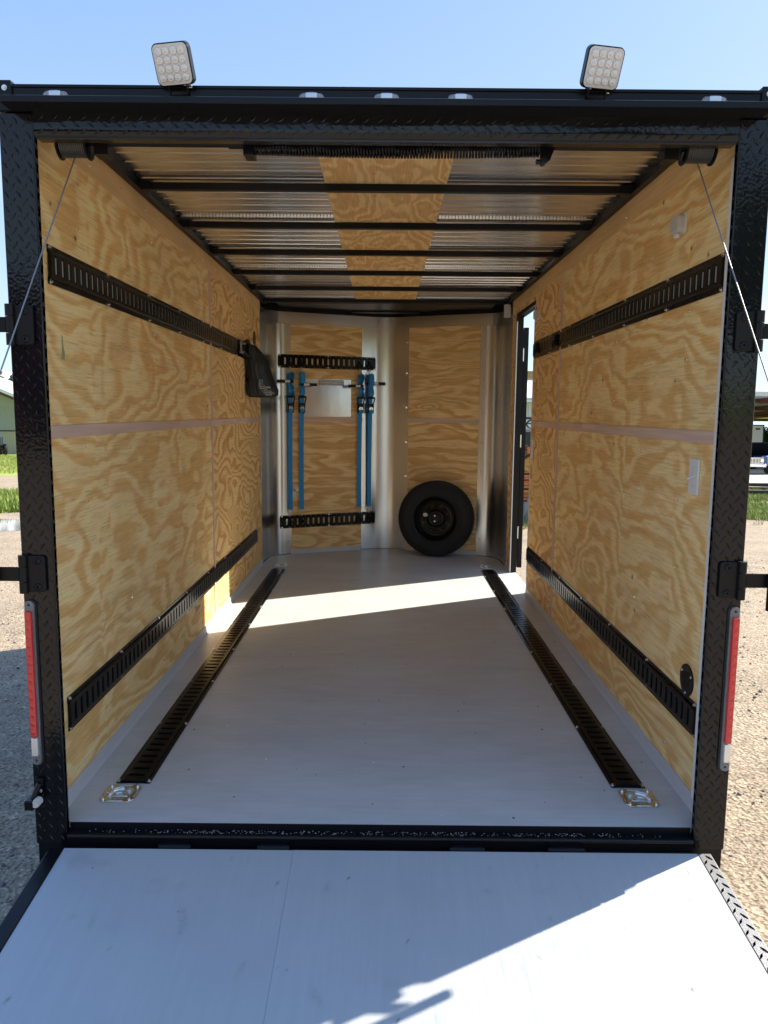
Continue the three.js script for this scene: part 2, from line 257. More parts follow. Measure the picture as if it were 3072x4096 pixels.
// painted base boards: a sloped fillet and a low board
for (const s of [-1, 1]) {
  for (const [z0, z1] of s < 0 ? [[-4.10, -0.10]] : [[DOOR0 + 0.02, -0.10], [-4.06, DOOR1 - 0.02]]) {
    const sh = new THREE.Shape([[0, 0], [0.016, 0], [0.009, 0.012], [0.006, 0.046], [0, 0.046]].map(p => new THREE.Vector2(-s * p[0], p[1])));
    part(trailer, 'base_board', new THREE.ExtrudeGeometry(sh, { depth: z1 - z0, bevelEnabled: false }).translate(s * 1.0155, 0.0005, z0), M.base);
  }
}
const noseLine = (s, a, b) => { const P0 = [-0.83 * 1, -4.57], P1 = [-0.03, -4.90], L = 0.8654, f = u => [s * (P0[0] + (P1[0] - P0[0]) * u / L), P0[1] + (P1[1] - P0[1]) * u / L]; return [f(a), f(b)]; };
// points on the two nose walls: u along the wall from the outer corner, height y, distance out of the wall
function noseFrame(s) {
  const o = new V3(s * 0.83, 0, -4.57), e = new V3(s * -0.03, 0, -4.90).sub(new V3(s * 0.83, 0, -4.57));
  e.set(-s * 0.80, 0, -0.33).normalize(); const n = new V3(-s * 0.33, 0, 0.80).normalize();
  // basis with x to the viewer's right, y up, z out of the wall
  const xr = s < 0 ? e.clone() : e.clone().negate();
  return new THREE.Matrix4().makeBasis(xr, new V3(0, 1, 0), n).setPosition(o);
}
const NL = noseFrame(-1), NR = noseFrame(1);   // NL: u to the right from the left corner; NR: u negative from the right corner
const inNose = (g, m) => g.applyMatrix4(m);

// --- plywood lining ----------------------------------------------
const screwGeo = merge([cyl(0.0042, 0.0048, 0.002, 10).rotateX(PI / 2).translate(0, 0, 0.001)]);
const hexGeo = merge([cyl(0.0075, 0.0075, 0.0015, 12).rotateX(PI / 2).translate(0, 0, 0.0007), cyl(0.0048, 0.0048, 0.005, 6).rotateX(PI / 2).translate(0, 0, 0.004)]);
const qFace = n => new THREE.Quaternion().setFromUnitVectors(new V3(0, 0, 1), new V3(...n).normalize());
function screws(parent, list, n, geo = screwGeo, name = 'screw') { const q = qFace(n); for (const p of list) { const m = part(parent, name, geo, M.zinc); m.position.set(...p); m.quaternion.copy(q); } }
function wallPanel(s, z0, z1, y0, y1, mat, off, cols) {
  const x0 = s * 1.0155, x1 = s * 1.0275, g = bx(Math.min(x0, x1), Math.max(x0, x1), y0, y1, z1, z0);
  uvFrom(g, 2, 1, s < 0 ? -1 : 1, 1, off[0], off[1]);
  const p = part(trailer, 'plywood_panel', g, mat);
  const L = []; for (const z of cols) for (const y of y0 < 0.5 ? [0.13, 0.52, 0.72, 0.98, 1.11] : [1.30, 1.48, 1.61, 1.84, 2.0]) if (rnd() < 0.8) L.push([s * 1.0153, y + rr(-0.03, 0.03), z + rr(-0.012, 0.012)]);
  screws(p, L, [-s, 0, 0]); return p;
}
const Y0 = 0.044, YP0 = 1.178, YP1 = 1.2175, YC = 2.058, YT = 2.146;
const colsA = [-0.42, -0.83, -1.24, -1.65, -2.05], colsB = [-2.62, -3.05, -3.45, -3.9];
for (const [y0, y1] of [[Y0, YP0 - 0.0005], [YP1 + 0.0005, YT]]) {
  wallPanel(-1, -0.05, -2.318, y0, y1, M.plyA, [0.02, 0], colsA);
  wallPanel(-1, -2.356, -4.115, y0, y1, M.plyC, [-2.3, 0], colsB);
  wallPanel(1, -0.05, -2.303, y0, y1, M.plyB, [2.5, 0], colsA);
  wallPanel(1, -2.341, DOOR0 + 0.018, y0, y1, M.plyC, [1.1 + y0 * 0, 0.7], [-2.62, -2.9]);
}
wallPanel(1, DOOR1 - 0.02, -4.06, Y0, YT, M.plyC, [0.3, 0.2], [-3.97]);
{ const g = bx(1.0155, 1.0275, DOORH + 0.03, YT, DOOR1 - 0.0195, DOOR0 + 0.0175); part(trailer, 'plywood_panel', uvFrom(g, 2, 1, 1, 1, 0.9, 0.4), M.plyC); }
// seam strips: brownish veneer battens, 3 mm proud
const strip = (name, g, mat, ax, ay, sx = 1) => part(trailer, name, uvFrom(g, ax, ay, sx, 1, rr(0, 3), rr(0, 0.2)), mat);
strip('seam_batten', bx(-1.0258, -1.0125, YP0, YP1, -2.318, -0.05), M.strip, 2, 1);
strip('seam_batten', bx(-1.0258, -1.0125, YP0, YP1, -4.115, -2.356), M.strip, 2, 1);
strip('seam_batten', bx(1.0125, 1.0258, YP0, YP1, -2.303, -0.05), M.strip, 2, 1);
strip('seam_batten', bx(1.0125, 1.0258, YP0, YP1, DOOR0 + 0.018, -2.341), M.strip, 2, 1);
strip('seam_batten', bx(1.0125, 1.0258, YP0, YP1, -4.06, DOOR1 - 0.02), M.strip, 2, 1);
strip('seam_batten', bx(-1.0258, -1.0115, Y0 + 0.004, YC - 0.0005, -2.3540, -2.3205), M.strip, 1, 2);
strip('seam_batten', bx(1.0115, 1.0258, Y0 + 0.004, YC - 0.0005, -2.3390, -2.3055), M.strip, 1, 2);
for (const s of [-1, 1]) {
  const cuts = s < 0 ? [-0.05, -2.0, -4.115] : [-0.05, -0.98, -4.06];
  for (let k = 0; k < 2; k++) {
    const c = strip('top_batten', bx(s * 1.0265, s * 1.0110, YC, YT, cuts[k + 1] + 0.0006, cuts[k] - 0.0006), M.crown, 2, 1);
    const L = []; for (let z = cuts[k] - 0.18; z > cuts[k + 1] + 0.05; z -= 0.31) L.push([s * 1.0108, 2.098 + rr(-0.01, 0.01), z]); screws(c, L, [-s, 0, 0]);
  }
}
part(trailer, 'paint_mark', extr(new THREE.Shape([[-0.012, -0.03], [0.010, -0.034], [0.014, -0.01], [0.004, 0.012], [0.002, 0.04], [-0.006, 0.045], [-0.005, 0.01]].map(q => new THREE.Vector2(...q))), 0.0004).rotateY(PI / 2).translate(-1.0154, 1.455, -0.262), new THREE.MeshStandardMaterial({ color: new THREE.Color().setRGB(0.30, 0.36, 0.16), roughness: 0.8 }), 'small green paint mark on the left wall');
// nose walls: plywood, batten, base, aluminium corners and valance
function nosePanel(M4, u0, u1, y0, y1, mat, off) {
  const g = bx(u0, u1, y0, y1, -0.012, 0); uvFrom(g, 0, 1, 1, 1, off[0], off[1]);
  const p = part(trailer, 'plywood_panel', g.applyMatrix4(M4), mat);
  const n = new V3().setFromMatrixColumn(M4, 2), L = []; for (const y of y0 < 0.5 ? [0.16, 0.46, 0.80, 1.10] : [1.30, 1.58, 1.90]) { const q = new V3((u0 + u1) / 2 + rr(-0.03, 0.03), y, 0.0005).applyMatrix4(M4); L.push(q.toArray()); }
  screws(p, L, n.toArray());
}
for (const [m, u0, u1, o] of [[NL, 0.0, 0.676, 0.1], [NR, -0.676, 0.0, 1.5]]) {
  nosePanel(m, u0, u1, 0.040, YP0 - 0.0005, M.plyD, [o, 0.1]);
  nosePanel(m, u0, u1, YP1 + 0.0005, 2.03, M.plyD, [o + 0.33, 0.9]);
  part(trailer, 'seam_batten', uvFrom(bx(u0, u1, YP0, YP1, -0.010, 0.003), 0, 1, 1, 1, o, 0).applyMatrix4(m), M.strip);
  part(trailer, 'base_board', bx(u0, u1, 0.0005, 0.0395, -0.012, 0.006).applyMatrix4(m), M.base);
}
const cornerPts = (z0) => curve2([[-1.0135, z0], [-1.0135, -4.27], [-1.002, -4.39], [-0.962, -4.490], [-0.915, -4.5375], [-0.87, -4.5530], [-0.822, -4.5705]], 40);
const flipX = g => { g.scale(-1, 1, 1); const i = g.index; if (i) for (let k = 0; k < i.count; k += 3) { const a = i.getX(k); i.setX(k, i.getX(k + 1)); i.setX(k + 1, a); } g.computeVertexNormals(); return g; };
const cL = part(trailer, 'corner_sheet', ribbon(cornerPts(-4.11), 0.004, 2.06, 0.003, 8), M.alu, 'bent bare aluminium sheet in the front corner');
const cR = part(trailer, 'corner_sheet', flipX(ribbon(cornerPts(-4.055), 0.004, 2.06, 0.003, 8)), M.alu, 'bent bare aluminium sheet in the front corner');
const midPts = curve2([[-0.212, -4.822], [-0.13, -4.8575], [-0.07, -4.8805], [0, -4.889], [0.07, -4.8805], [0.13, -4.8575], [0.212, -4.822]], 24);
const cM = part(trailer, 'nose_sheet', ribbon(midPts, 0.004, 2.06, 0.003, 8), M.alu, 'bare aluminium sheet rounding the tip of the nose');
const valPts = curve2([[-1.008, -4.16], [-1.006, -4.26], [-0.992, -4.385], [-0.93, -4.50], [-0.82, -4.553], [-0.21, -4.812], [-0.06, -4.866], [0.06, -4.866], [0.21, -4.812], [0.82, -4.553], [0.93, -4.50], [0.992, -4.385], [1.006, -4.26], [1.008, -4.12]], 70);
const val = part(trailer, 'nose_valance', ribbon(valPts, 2.016, 2.114, 0.002, 3), M.alu, 'bare aluminium strip round the top of the nose');
part(trailer, 'nose_top_frame', ribbon(valPts.map(q => [q[0] * 1.006, q[1] - 0.010]), 2.09, 2.21, 0.003, 1), M.satin);
for (const [p, pts] of [[cL, [[-0.842, -4.547]]], [cR, [[0.842, -4.547]]]]) for (const q of pts) screws(p, [0.12, 0.43, 0.72, 1.0, 1.28, 1.56, 1.86].map(y => [q[0] + rr(-0.004, 0.004), y + rr(-0.04, 0.04), q[1] - 0.001]), [-Math.sign(q[0]) * 0.4, 0, 0.9], hexGeo);
screws(cM, [0.14, 0.42, 0.7, 0.98, 1.3, 1.6, 1.9].flatMap(y => [[-0.196, y + rr(-0.03, 0.03), -4.8265], [0.194, y + rr(-0.03, 0.03), -4.8265]]), [0, 0, 1], hexGeo);
for (const u of [0.08, 0.22, 0.38, 0.52, 0.66, 0.80]) for (const m of [NL, NR]) { const q = new V3(m === NL ? u : -u, 2.055 + rr(-0.012, 0.012), 0.013).applyMatrix4(m); screws(val, [q.toArray()], new V3().setFromMatrixColumn(m, 2).toArray(), hexGeo); }
// small white junction box at the right end of the valance
part(trailer, 'junction_box', rbx(0.955, 1.005, 2.035, 2.135, -4.17, -4.12, 0.006), M.diffuser, 'pale plastic junction box in the front right corner');

// --- roof inside: ribbed galvanised sheet, bows, rails, plywood strip
{
  const pr = []; let z = -0.155;
  while (z > -4.95) { pr.push([z, 2.186], [z - 0.044, 2.1865], [z - 0.0475, 2.1838], [z - 0.053, 2.1838], [z - 0.056, 2.1865], [z - 0.097, 2.186], [z - 0.0985, 2.189], [z - 0.0995, 2.189]); z -= 0.1; }
  const pos = [], uv = []; for (let i = 0; i < pr.length - 1; i++) { const [a, ya] = pr[i], [b, yb] = pr[i + 1], w = 1.03; const q = [[-w, ya, a], [w, ya, a], [w, yb, b], [-w, ya, a], [w, yb, b], [-w, yb, b]]; for (const p of q) { pos.push(...p); uv.push(p[0], p[2]); } }
  const g = new THREE.BufferGeometry(); g.setAttribute('position', new THREE.Float32BufferAttribute(pos, 3)); g.setAttribute('uv', new THREE.Float32BufferAttribute(uv, 2)); g.computeVertexNormals();
  part(trailer, 'roof_lining', g, M.galv, 'ribbed galvanised sheet under the roof');
}
const bowZ = []; for (let k = 0; k < 7; k++) bowZ.push(-1.03 - 0.637 * k);
for (const z of bowZ) {
  const w = z < -4.5 ? 0.82 : 1.0;
  const b = part(trailer, 'roof_bow', [rbx(-w, w, 2.150, 2.1785, z - 0.03, z, 0.002), bx(-w, -w + 0.05, 2.147, 2.179, z - 0.04, z + 0.008), bx(w - 0.05, w, 2.147, 2.179, z - 0.04, z + 0.008)], M.satin);
}
for (const s of [-1, 1]) part(trailer, 'roof_rail', [bx(s * 0.985, s * 1.026, 2.1465, 2.1495, -4.3, -0.165), bx(s * 1.0, s * 1.026, 2.15, 2.185, -4.3, -0.175)], M.satin);
for (const k of [1, 3, 5]) { // fluted lap strips just behind every second bow
  const gs = []; for (let x = -0.96; x < 0.96; x += 0.016) if (Math.abs(x) > 0.25) gs.push(cyl(0.0065, 0.0065, 0.012, 8).rotateX(PI / 2).translate(x, 2.183, bowZ[k] + 0.075));
  const m = part(trailer, 'lap_strip', gs, M.galv); m.userData.kind = 'stuff';
}
for (let k = 0; k < 6; k++) { // plywood strip down the middle, one length per bay
  const z0 = k ? bowZ[k - 1] - 0.0006 : -0.30, z1 = bowZ[k] + 0.0006; if (z1 < -4.3) continue;
  part(trailer, 'ceiling_plywood', uvFrom(bx(-0.247, 0.243, 2.1787, 2.185, z1, z0), 2, 0, 1, 1, k * 0.31, 0.3), M.plyE);
}
part(trailer, 'nose_ceiling', bx(-0.9, 0.9, 2.150, 2.1780, -4.78, -4.27), M.satin);
part(trailer, 'nose_gusset', bx(-0.30, 0.30, 2.135, 2.149, -4.80, -4.70), M.satin);

// --- diamond tread plate ------------------------------------------
// one sheet with its raised diamonds; the sheet spans x0..x1, y0..y1 facing +z at depth z
function lugs(x0, x1, y0, y1, z, across = false) {
  const pos = [], col = 0.0173, row = 0.0385; let c = 0;
  const U0 = across ? y0 : x0, U1 = across ? y1 : x1, W0 = across ? x0 : y0, W1 = across ? x1 : y1;
  for (let u = U0 + col * 0.55; u < U1 - 0.005; u += col, c++) for (let w = W0 + row * (c % 2 ? 0.9 : 0.4); w < W1 - 0.010; w += row) {
    const x = across ? w : u, y = across ? u : w;
    const a = PI / 2 + (c % 2 ? -1 : 1) * 0.62 + (across ? PI / 2 : 0), L = 0.0135, q = 0.0036, h = 0.0024, ca = Math.cos(a), sa = Math.sin(a);
    const P = (e, v, k) => [x + e * ca - v * sa, y + e * sa + v * ca, z + k];
    const b = [P(-L, 0, 0), P(0, -q, 0), P(L, 0, 0), P(0, q, 0)], t = [P(-L * 0.66, 0, h), P(0, -q * 0.4, h), P(L * 0.66, 0, h), P(0, q * 0.4, h)];
    for (let k = 0; k < 4; k++) { const n = (k + 1) % 4; pos.push(...b[k], ...b[n], ...t[n], ...b[k], ...t[n], ...t[k]); }
    pos.push(...t[0], ...t[1], ...t[2], ...t[0], ...t[2], ...t[3]);
  }
  const g = new THREE.BufferGeometry(); g.setAttribute('position', new THREE.Float32BufferAttribute(pos, 3)); g.computeVertexNormals();
  const p = g.attributes.position, uv = new Float32Array(p.count * 2); for (let i = 0; i < p.count; i++) { uv[2 * i] = p.getX(i); uv[2 * i + 1] = p.getY(i); } g.setAttribute('uv', new THREE.BufferAttribute(uv, 2)); return g;
}
const turned = (g, m) => g.applyMatrix4(m);
function bentPlate(x0, x1, y0, y1, bulge) { // gently dished sheet, so its mirror wavers as pressed plate does
  const g = new THREE.PlaneGeometry(x1 - x0, y1 - y0, 6, 60).translate((x0 + x1) / 2, (y0 + y1) / 2, 0), p = g.attributes.position;
  for (let i = 0; i < p.count; i++) { const x = p.getX(i), y = p.getY(i), k = Math.min(1, Math.min(x - x0, x1 - x) / 0.02); p.setZ(i, bulge * k * N3(x * 6, y * 2.2, 3.3)); }
  g.computeVertexNormals(); return uvFrom(g, 0, 1);
}
for (const s of [-1, 1]) {
  const a = s * 0.96, b = s * 1.0555, x0 = Math.min(a, b), x1 = Math.max(a, b);
  const post = part(trailer, 'rear_post', [rbx(x0, x1, -0.057, 2.064, -0.022, -0.001, 0.004), bx(Math.min(s * 0.99, s * 1.055), Math.max(s * 0.99, s * 1.055), -0.055, 2.06, -0.06, -0.0225), bentPlate(x0 + 0.004, x1 - 0.004, -0.055, 2.062, 0.0016), lugs(x0 + 0.002, x1, -0.05, 2.06, 0.0002)], M.blackPlate, 'black tread plate post beside the rear opening');
  part(trailer, 'post_return', [bx(s * 0.9600, s * 0.9635, -0.03, 2.0, -0.020, -0.006), s < 0 ? lugs(0.002, 0.020, 0, 2.0, 0).applyMatrix4(new THREE.Matrix4().makeRotationY(PI / 2)).translate(-0.9599, 0, 0) : lugs(-0.020, -0.002, 0, 2.0, 0).applyMatrix4(new THREE.Matrix4().makeRotationY(-PI / 2)).translate(0.9599, 0, 0)], M.blackPlate);
  if (s > 0) part(trailer, 'door_seal', bx(0.9965, 1.0125, 0.05, 2.0, -0.124, -0.0605), M.white);
  part(trailer, 'corner_bracket', [bx(s * 0.945, s * 1.05, -0.125, -0.057, -0.05, -0.004)], M.black);
}
// header: tread plate rolled over, a drip ledge above it, and the roof edge
{
  const g = [bx(-0.9595, 0.9595, 2.004, 2.064, -0.05, -0.004)];
  const pl = new THREE.PlaneGeometry(1.92, 0.068, 90, 8), p = pl.attributes.position;
  for (let i = 0; i < p.count; i++) { const y = p.getY(i) / 0.068 + 0.5, x = p.getX(i); const roll = -0.010 * Math.pow(Math.max(0, 0.35 - y) / 0.35, 2) + 0.0007 * N3(x * 5, y * 3, 8); p.setXYZ(i, x, 2.000 + y * 0.066, roll + 0.0005); }
  pl.computeVertexNormals(); g.push(uvFrom(pl, 0, 1), lugs(-0.955, 0.955, 2.008, 2.068, 0.0005, true));
  part(trailer, 'header_plate', g, M.blackPlate, 'black tread plate header above the rear opening');
  part(trailer, 'header_tube', [bx(-1.028, 1.028, 2.032, 2.128, -0.10, -0.0505), bx(-1.028, 1.028, 2.128, 2.148, -0.16, -0.09)], M.satin);
  const led = new THREE.Shape([[-0.02, 2.0655], [0.070, 2.0655], [0.0735, 2.066], [0.0735, 2.0815], [0.071, 2.083], [-0.02, 2.0835]].map(q => new THREE.Vector2(...q)));
  part(trailer, 'drip_ledge', new THREE.ExtrudeGeometry(led, { depth: 2.03, bevelEnabled: false }).rotateY(-PI / 2).translate(1.015, 0, 0), M.black, 'black drip ledge over the rear opening');
  part(trailer, 'roof_edge', [bx(-1.03, 1.03, 2.0840, 2.131, -0.05, 0.0), rbx(-1.045, 1.045, 2.1285, 2.137, -0.06, 0.004, 0.002)], M.black);
  for (const s of [-1, 1]) { const c = part(trailer, 'corner_cap', rbx(s * 1.012, s * 1.062, 2.066, 2.146, -0.07, 0.008, 0.004), M.black); screws(c, [[s * 1.03, 2.125, 0.0082]], [0, 0, 1], hexGeo); }
}
// marker lights on the roof edge
for (const x of [-0.895, -0.203, 0.0, 0.200, 0.886]) {
  const lens = roundRect(0.052, 0.028, 0.012);
  const m = part(trailer, 'marker_light', extr(roundRect(0.068, 0.026, 0.0125), 0.003).translate(x, 2.1065, 0.0008), M.clear, 'small clear marker light on the roof edge');
  part(m, 'lens', new THREE.SphereGeometry(1, 20, 12).scale(0.033, 0.0155, 0.018).translate(x, 2.1065, 0.002), M.clear);
  part(m, 'reflector', rbx(x - 0.016, x + 0.016, 2.093, 2.119, 0.004, 0.012, 0.003), M.reflector);
}
// two LED work lights
for (const [x, ty, yaw, roll, side] of [[-0.567, 2.162, 0.10, 0.06, 'left'], [0.573, 2.162, -0.10, -0.065, 'right']]) {
  const L = new THREE.Group(); L.name = numbered('work_light'); L.userData.label = 'square work light with sixteen unlit lenses'; trailer.add(L);
  L.position.set(x, 2.172, 0.045); L.rotation.set(0.45, side === 'left' ? -0.13 : 0.13, side === 'left' ? 0.035 : -0.035, 'YXZ'); L.scale.setScalar(0.90);
  part(L, 'housing', extr(roundRect(0.112, 0.112, 0.018), 0.022, 0.003, 2).translate(0, 0, -0.028), M.black);
  part(L, 'heat_sink', [0, 1, 2, 3, 4, 5, 6].map(k => bx(-0.05, 0.05, -0.046 + k * 0.0145, -0.042 + k * 0.0145, -0.042, -0.026)), M.black);
  part(L, 'reflector_plate', extr(roundRect(0.105, 0.105, 0.015), 0.001).translate(0, 0, -0.0035), new THREE.MeshStandardMaterial({ color: new THREE.Color().setRGB(0.62, 0.635, 0.65), roughness: 0.45, metalness: 0.2 }));
  for (let i = 0; i < 4; i++) for (let j = 0; j < 4; j++) {
    const cx = -0.0345 + i * 0.023, cy = -0.0345 + j * 0.023;
    part(L, 'lens', [new THREE.LatheGeometry([[0.0002, 0.0045], [0.0030, 0.0042], [0.0044, 0.0018], [0.0085, 0.0030], [0.0102, 0.0012], [0.0104, -0.002]].map(q => new THREE.Vector2(...q)), 20).rotateX(PI / 2).translate(cx, cy, 0)], M.clearPlastic || (M.clearPlastic = new THREE.MeshPhysicalMaterial({ color: new THREE.Color().setRGB(0.93, 0.94, 0.95), roughness: 0.12, transmission: 0.25, thickness: 0, clearcoat: 1 })));
  }
  part(L, 'bracket', [bx(-0.030, 0.030, -0.083, -0.078, -0.05, -0.012), bx(-0.030, -0.026, -0.083, -0.05, -0.04, -0.012), bx(0.026, 0.030, -0.083, -0.05, -0.04, -0.012)], M.satin);
  part(L, 'bolt', [cyl(0.006, 0.006, 0.012, 8).rotateZ(PI / 2).translate(0.034, -0.064, -0.024)], M.yellowZinc);
}
// --- rear sill and ramp door ---------------------------------------
part(trailer, 'rear_sill', [bx(-0.9595, 0.9595, -0.060, -0.022, -0.06, 0.004), bx(-1.0, 1.0, -0.05, -0.0195, -0.0305, -0.05), bx(-0.9595, 0.9595, -0.0218, -0.0006, -0.0298, -0.0265)], M.black);
part(trailer, 'sill_lip', [rbx(-0.958, 0.958, -0.034, -0.0215, -0.006, 0.010, 0.005, 3)], M.blackPlate);
part(trailer, 'sill_channel', bx(-0.958, 0.958, -0.095, -0.061, -0.03, 0.006), M.satin);
{ const gs = []; for (let k = 0; k < 420; k++) { const r = rr(0.0006, 0.0022); gs.push(new THREE.IcosahedronGeometry(r, 0).scale(1, 0.6, 1).translate(rr(-0.94, 0.94) * Math.sqrt(rnd() * 0.6 + 0.4), -0.0218, rr(-0.026, -0.007))); } const m = part(trailer, 'grit', gs, new THREE.MeshStandardMaterial({ color: new THREE.Color().setRGB(0.42, 0.36, 0.28), roughness: 0.9 })); m.userData.kind = 'stuff'; }
for (const [x0, x1] of [[-0.672, -0.575], [-0.372, -0.275], [0.212, 0.318], [0.51, 0.622]]) part(trailer, 'ramp_hinge', [rod([x0, -0.052, 0.020], [x1, -0.052, 0.020], 0.011, 14), bx(x0 + 0.008, x1 - 0.008, -0.064, -0.040, -0.002, 0.020)], M.black);
const ramp = new THREE.Group(); ramp.name = 'ramp_door'; ramp.userData.label = 'grey painted ramp door lowered to the ground'; trailer.add(ramp);
ramp.position.set(0, -0.046, 0.040); ramp.rotation.x = Math.atan(0.115);
part(ramp, 'ramp_sheet', uvFrom(bx(-0.952, -0.2606, -0.02, 0, 0.0, 1.96), 0, 2, 1, 1, 1.0, 0), M.ramp);
part(ramp, 'ramp_sheet', uvFrom(bx(-0.2600, 0.957, -0.02, 0.0006, 0.0, 1.96), 0, 2, 1, 1, 1.0, 0), M.ramp);
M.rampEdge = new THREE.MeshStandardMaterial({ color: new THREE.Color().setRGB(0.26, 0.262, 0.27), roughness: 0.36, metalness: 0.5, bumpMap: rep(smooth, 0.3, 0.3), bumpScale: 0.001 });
for (const s of [-1, 1]) {
  const x0 = s < 0 ? -0.997 : 0.9575, x1 = s < 0 ? -0.9525 : 0.997;
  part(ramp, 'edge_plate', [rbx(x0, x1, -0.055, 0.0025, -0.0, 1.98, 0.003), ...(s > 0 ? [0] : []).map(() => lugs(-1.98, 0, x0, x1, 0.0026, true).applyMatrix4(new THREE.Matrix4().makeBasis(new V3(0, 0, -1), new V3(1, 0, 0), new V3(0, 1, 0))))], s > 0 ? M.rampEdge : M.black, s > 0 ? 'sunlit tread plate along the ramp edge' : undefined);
}
part(ramp, 'ramp_frame', [bx(-0.952, 0.957, -0.055, -0.0205, 0.01, 0.06), bx(-0.952, 0.957, -0.055, -0.0205, 1.90, 1.96), bx(-0.02, 0.02, -0.055, -0.0205, 0.061, 1.899)], M.black);
{ const f = part(ramp, 'ramp_flap', uvFrom(bx(-0.95, 0.95, -0.012, 0, 0, 0.38), 0, 2, 1, 1, 1, 0), M.ramp); f.position.set(0, -0.004, 1.985); f.rotation.x = 0.13; }

// cables and winding drums of the ramp
const cableEnd = s => [s * 0.978, -0.19, 1.45];
for (const s of [-1, 1]) {
  const top = [s * 0.893, 1.990, -0.115];
  const cb = part(trailer, 'ramp_cable', rod(top, cableEnd(s), 0.0019, 8), M.cable, 'thin steel cable from the drum down to the ramp');
  part(trailer, 'cable_anchor', [bx(s * 0.972, s * 0.986, -0.25, -0.185, 1.43, 1.47)], M.zinc);
  const d = part(trailer, 'cable_drum', [cyl(0.0335, 0.0335, 0.074, 28).rotateZ(PI / 2).translate(s * 0.893, 2.021, -0.115)], M.satin, 'black drum wound with cable in the upper corner');
  for (const x of [0.853, 0.935]) part(d, 'flange', new THREE.LatheGeometry([[0.004, -0.004], [0.034, -0.004], [0.043, -0.0015], [0.043, 0.0015], [0.034, 0.004], [0.004, 0.004], [0.004, -0.004]].map(q => new THREE.Vector2(...q)), 32).rotateZ(PI / 2).translate(s * x, 2.021, -0.115), M.black);
  const cw = []; for (let k = 0; k < 13; k++) cw.push(new THREE.TorusGeometry(0.0342, 0.0023, 6, 28).rotateY(PI / 2).translate(s * (0.860 + k * 0.0056), 2.021, -0.115));
  part(d, 'cable_winding', cw, M.cableDark || (M.cableDark = new THREE.MeshStandardMaterial({ color: new THREE.Color().setRGB(0.14, 0.135, 0.13), metalness: 0.8, roughness: 0.4 })));
  part(d, 'shaft', [rod([s * 0.45, 2.024, -0.115], [s * 0.85, 2.024, -0.115], 0.008, 12), bx(s * 0.795, s * 0.835, 1.99, 2.06, -0.15, -0.10)], M.satin);
}
{ // torsion spring on the header
  const pts = []; const turns = 92; for (let k = 0; k <= turns * 12; k++) { const a = k / 12 * 2 * PI; pts.push(new V3(-0.376 + 0.815 * k / (turns * 12), 2.016 + 0.020 * Math.cos(a) - 0.006 * Math.sin(PI * k / (turns * 12)), -0.105 + 0.020 * Math.sin(a))); }
  class Poly extends THREE.Curve { constructor(p) { super(); this.p = p; } getPoint(t, o = new V3()) { const f = t * (this.p.length - 1), i = Math.min(this.p.length - 2, Math.floor(f)); return o.copy(this.p[i]).lerp(this.p[i + 1], f - i); } getPointAt(t, o) { return this.getPoint(t, o); } }
  part(trailer, 'torsion_spring', new THREE.TubeGeometry(new Poly(pts), pts.length - 1, 0.0037, 5, false), M.black, 'long black coil spring under the header');
  part(trailer, 'spring_rod', rod([-0.45, 2.019, -0.105], [0.46, 2.019, -0.105], 0.010, 12), M.satin);
  part(trailer, 'spring_bracket', [rbx(-0.405, -0.375, 1.985, 2.035, -0.135, -0.078, 0.003)], M.black);
  const pl = extr(new THREE.Shape([[0, 0.055], [0.05, 0.055], [0.028, 0.0], [0.012, -0.012], [0, 0.0]].map(q => new THREE.Vector2(...q))), 0.006).translate(0.438, 1.982, -0.095);
  part(trailer, 'spring_bracket', [pl, cyl(0.010, 0.010, 0.03, 8).rotateX(PI / 2).translate(0.447, 1.978, -0.09), cyl(0.007, 0.007, 0.02, 6).rotateZ(PI / 2).translate(0.436, 1.977, -0.09)], M.black);
}
// --- bar locks on the posts ----------------------------------------
for (const s of [-1, 1]) {
  for (const [y, w] of [[1.500, 0.052], [0.790, 0.052]]) {
    const h = part(trailer, 'hinge_plate', [extr(roundRect(0.060, 0.108, 0.010), 0.006, 0.002, 2).translate(s * 1.012, y, 0.003)], M.satin, 'black hinge plate bolted to the post');
    for (const d of [-0.038, 0.038]) part(h, 'bolt', [new THREE.LatheGeometry([[0.0035, 0.003], [0.0035, 0.0052], [0.0075, 0.005], [0.0105, 0.002], [0.0105, 0]].map(q => new THREE.Vector2(...q)), 20).rotateX(PI / 2).translate(s * 1.005, y + d, 0.011)], M.black);
    part(h, 'knuckle', [[-0.056, -0.024], [-0.022, 0.022], [0.024, 0.056]].map(k => cyl(0.0125, 0.0125, k[1] - k[0], 18).translate(s * 1.045, y + (k[0] + k[1]) / 2, 0.014)), M.satin);
    part(h, 'strap', [rbx(s * 1.050, s * 1.124, y - 0.021, y + 0.021, 0.010, 0.016, 0.002)], M.satin);
  }
  part(trailer, 'lock_bar', [rod([s * 1.127, 0.705, 0.030], [s * 1.127, 1.95, 0.030], 0.0135, 16)], M.satin, 'upright black lock bar hinged outside the post');
}
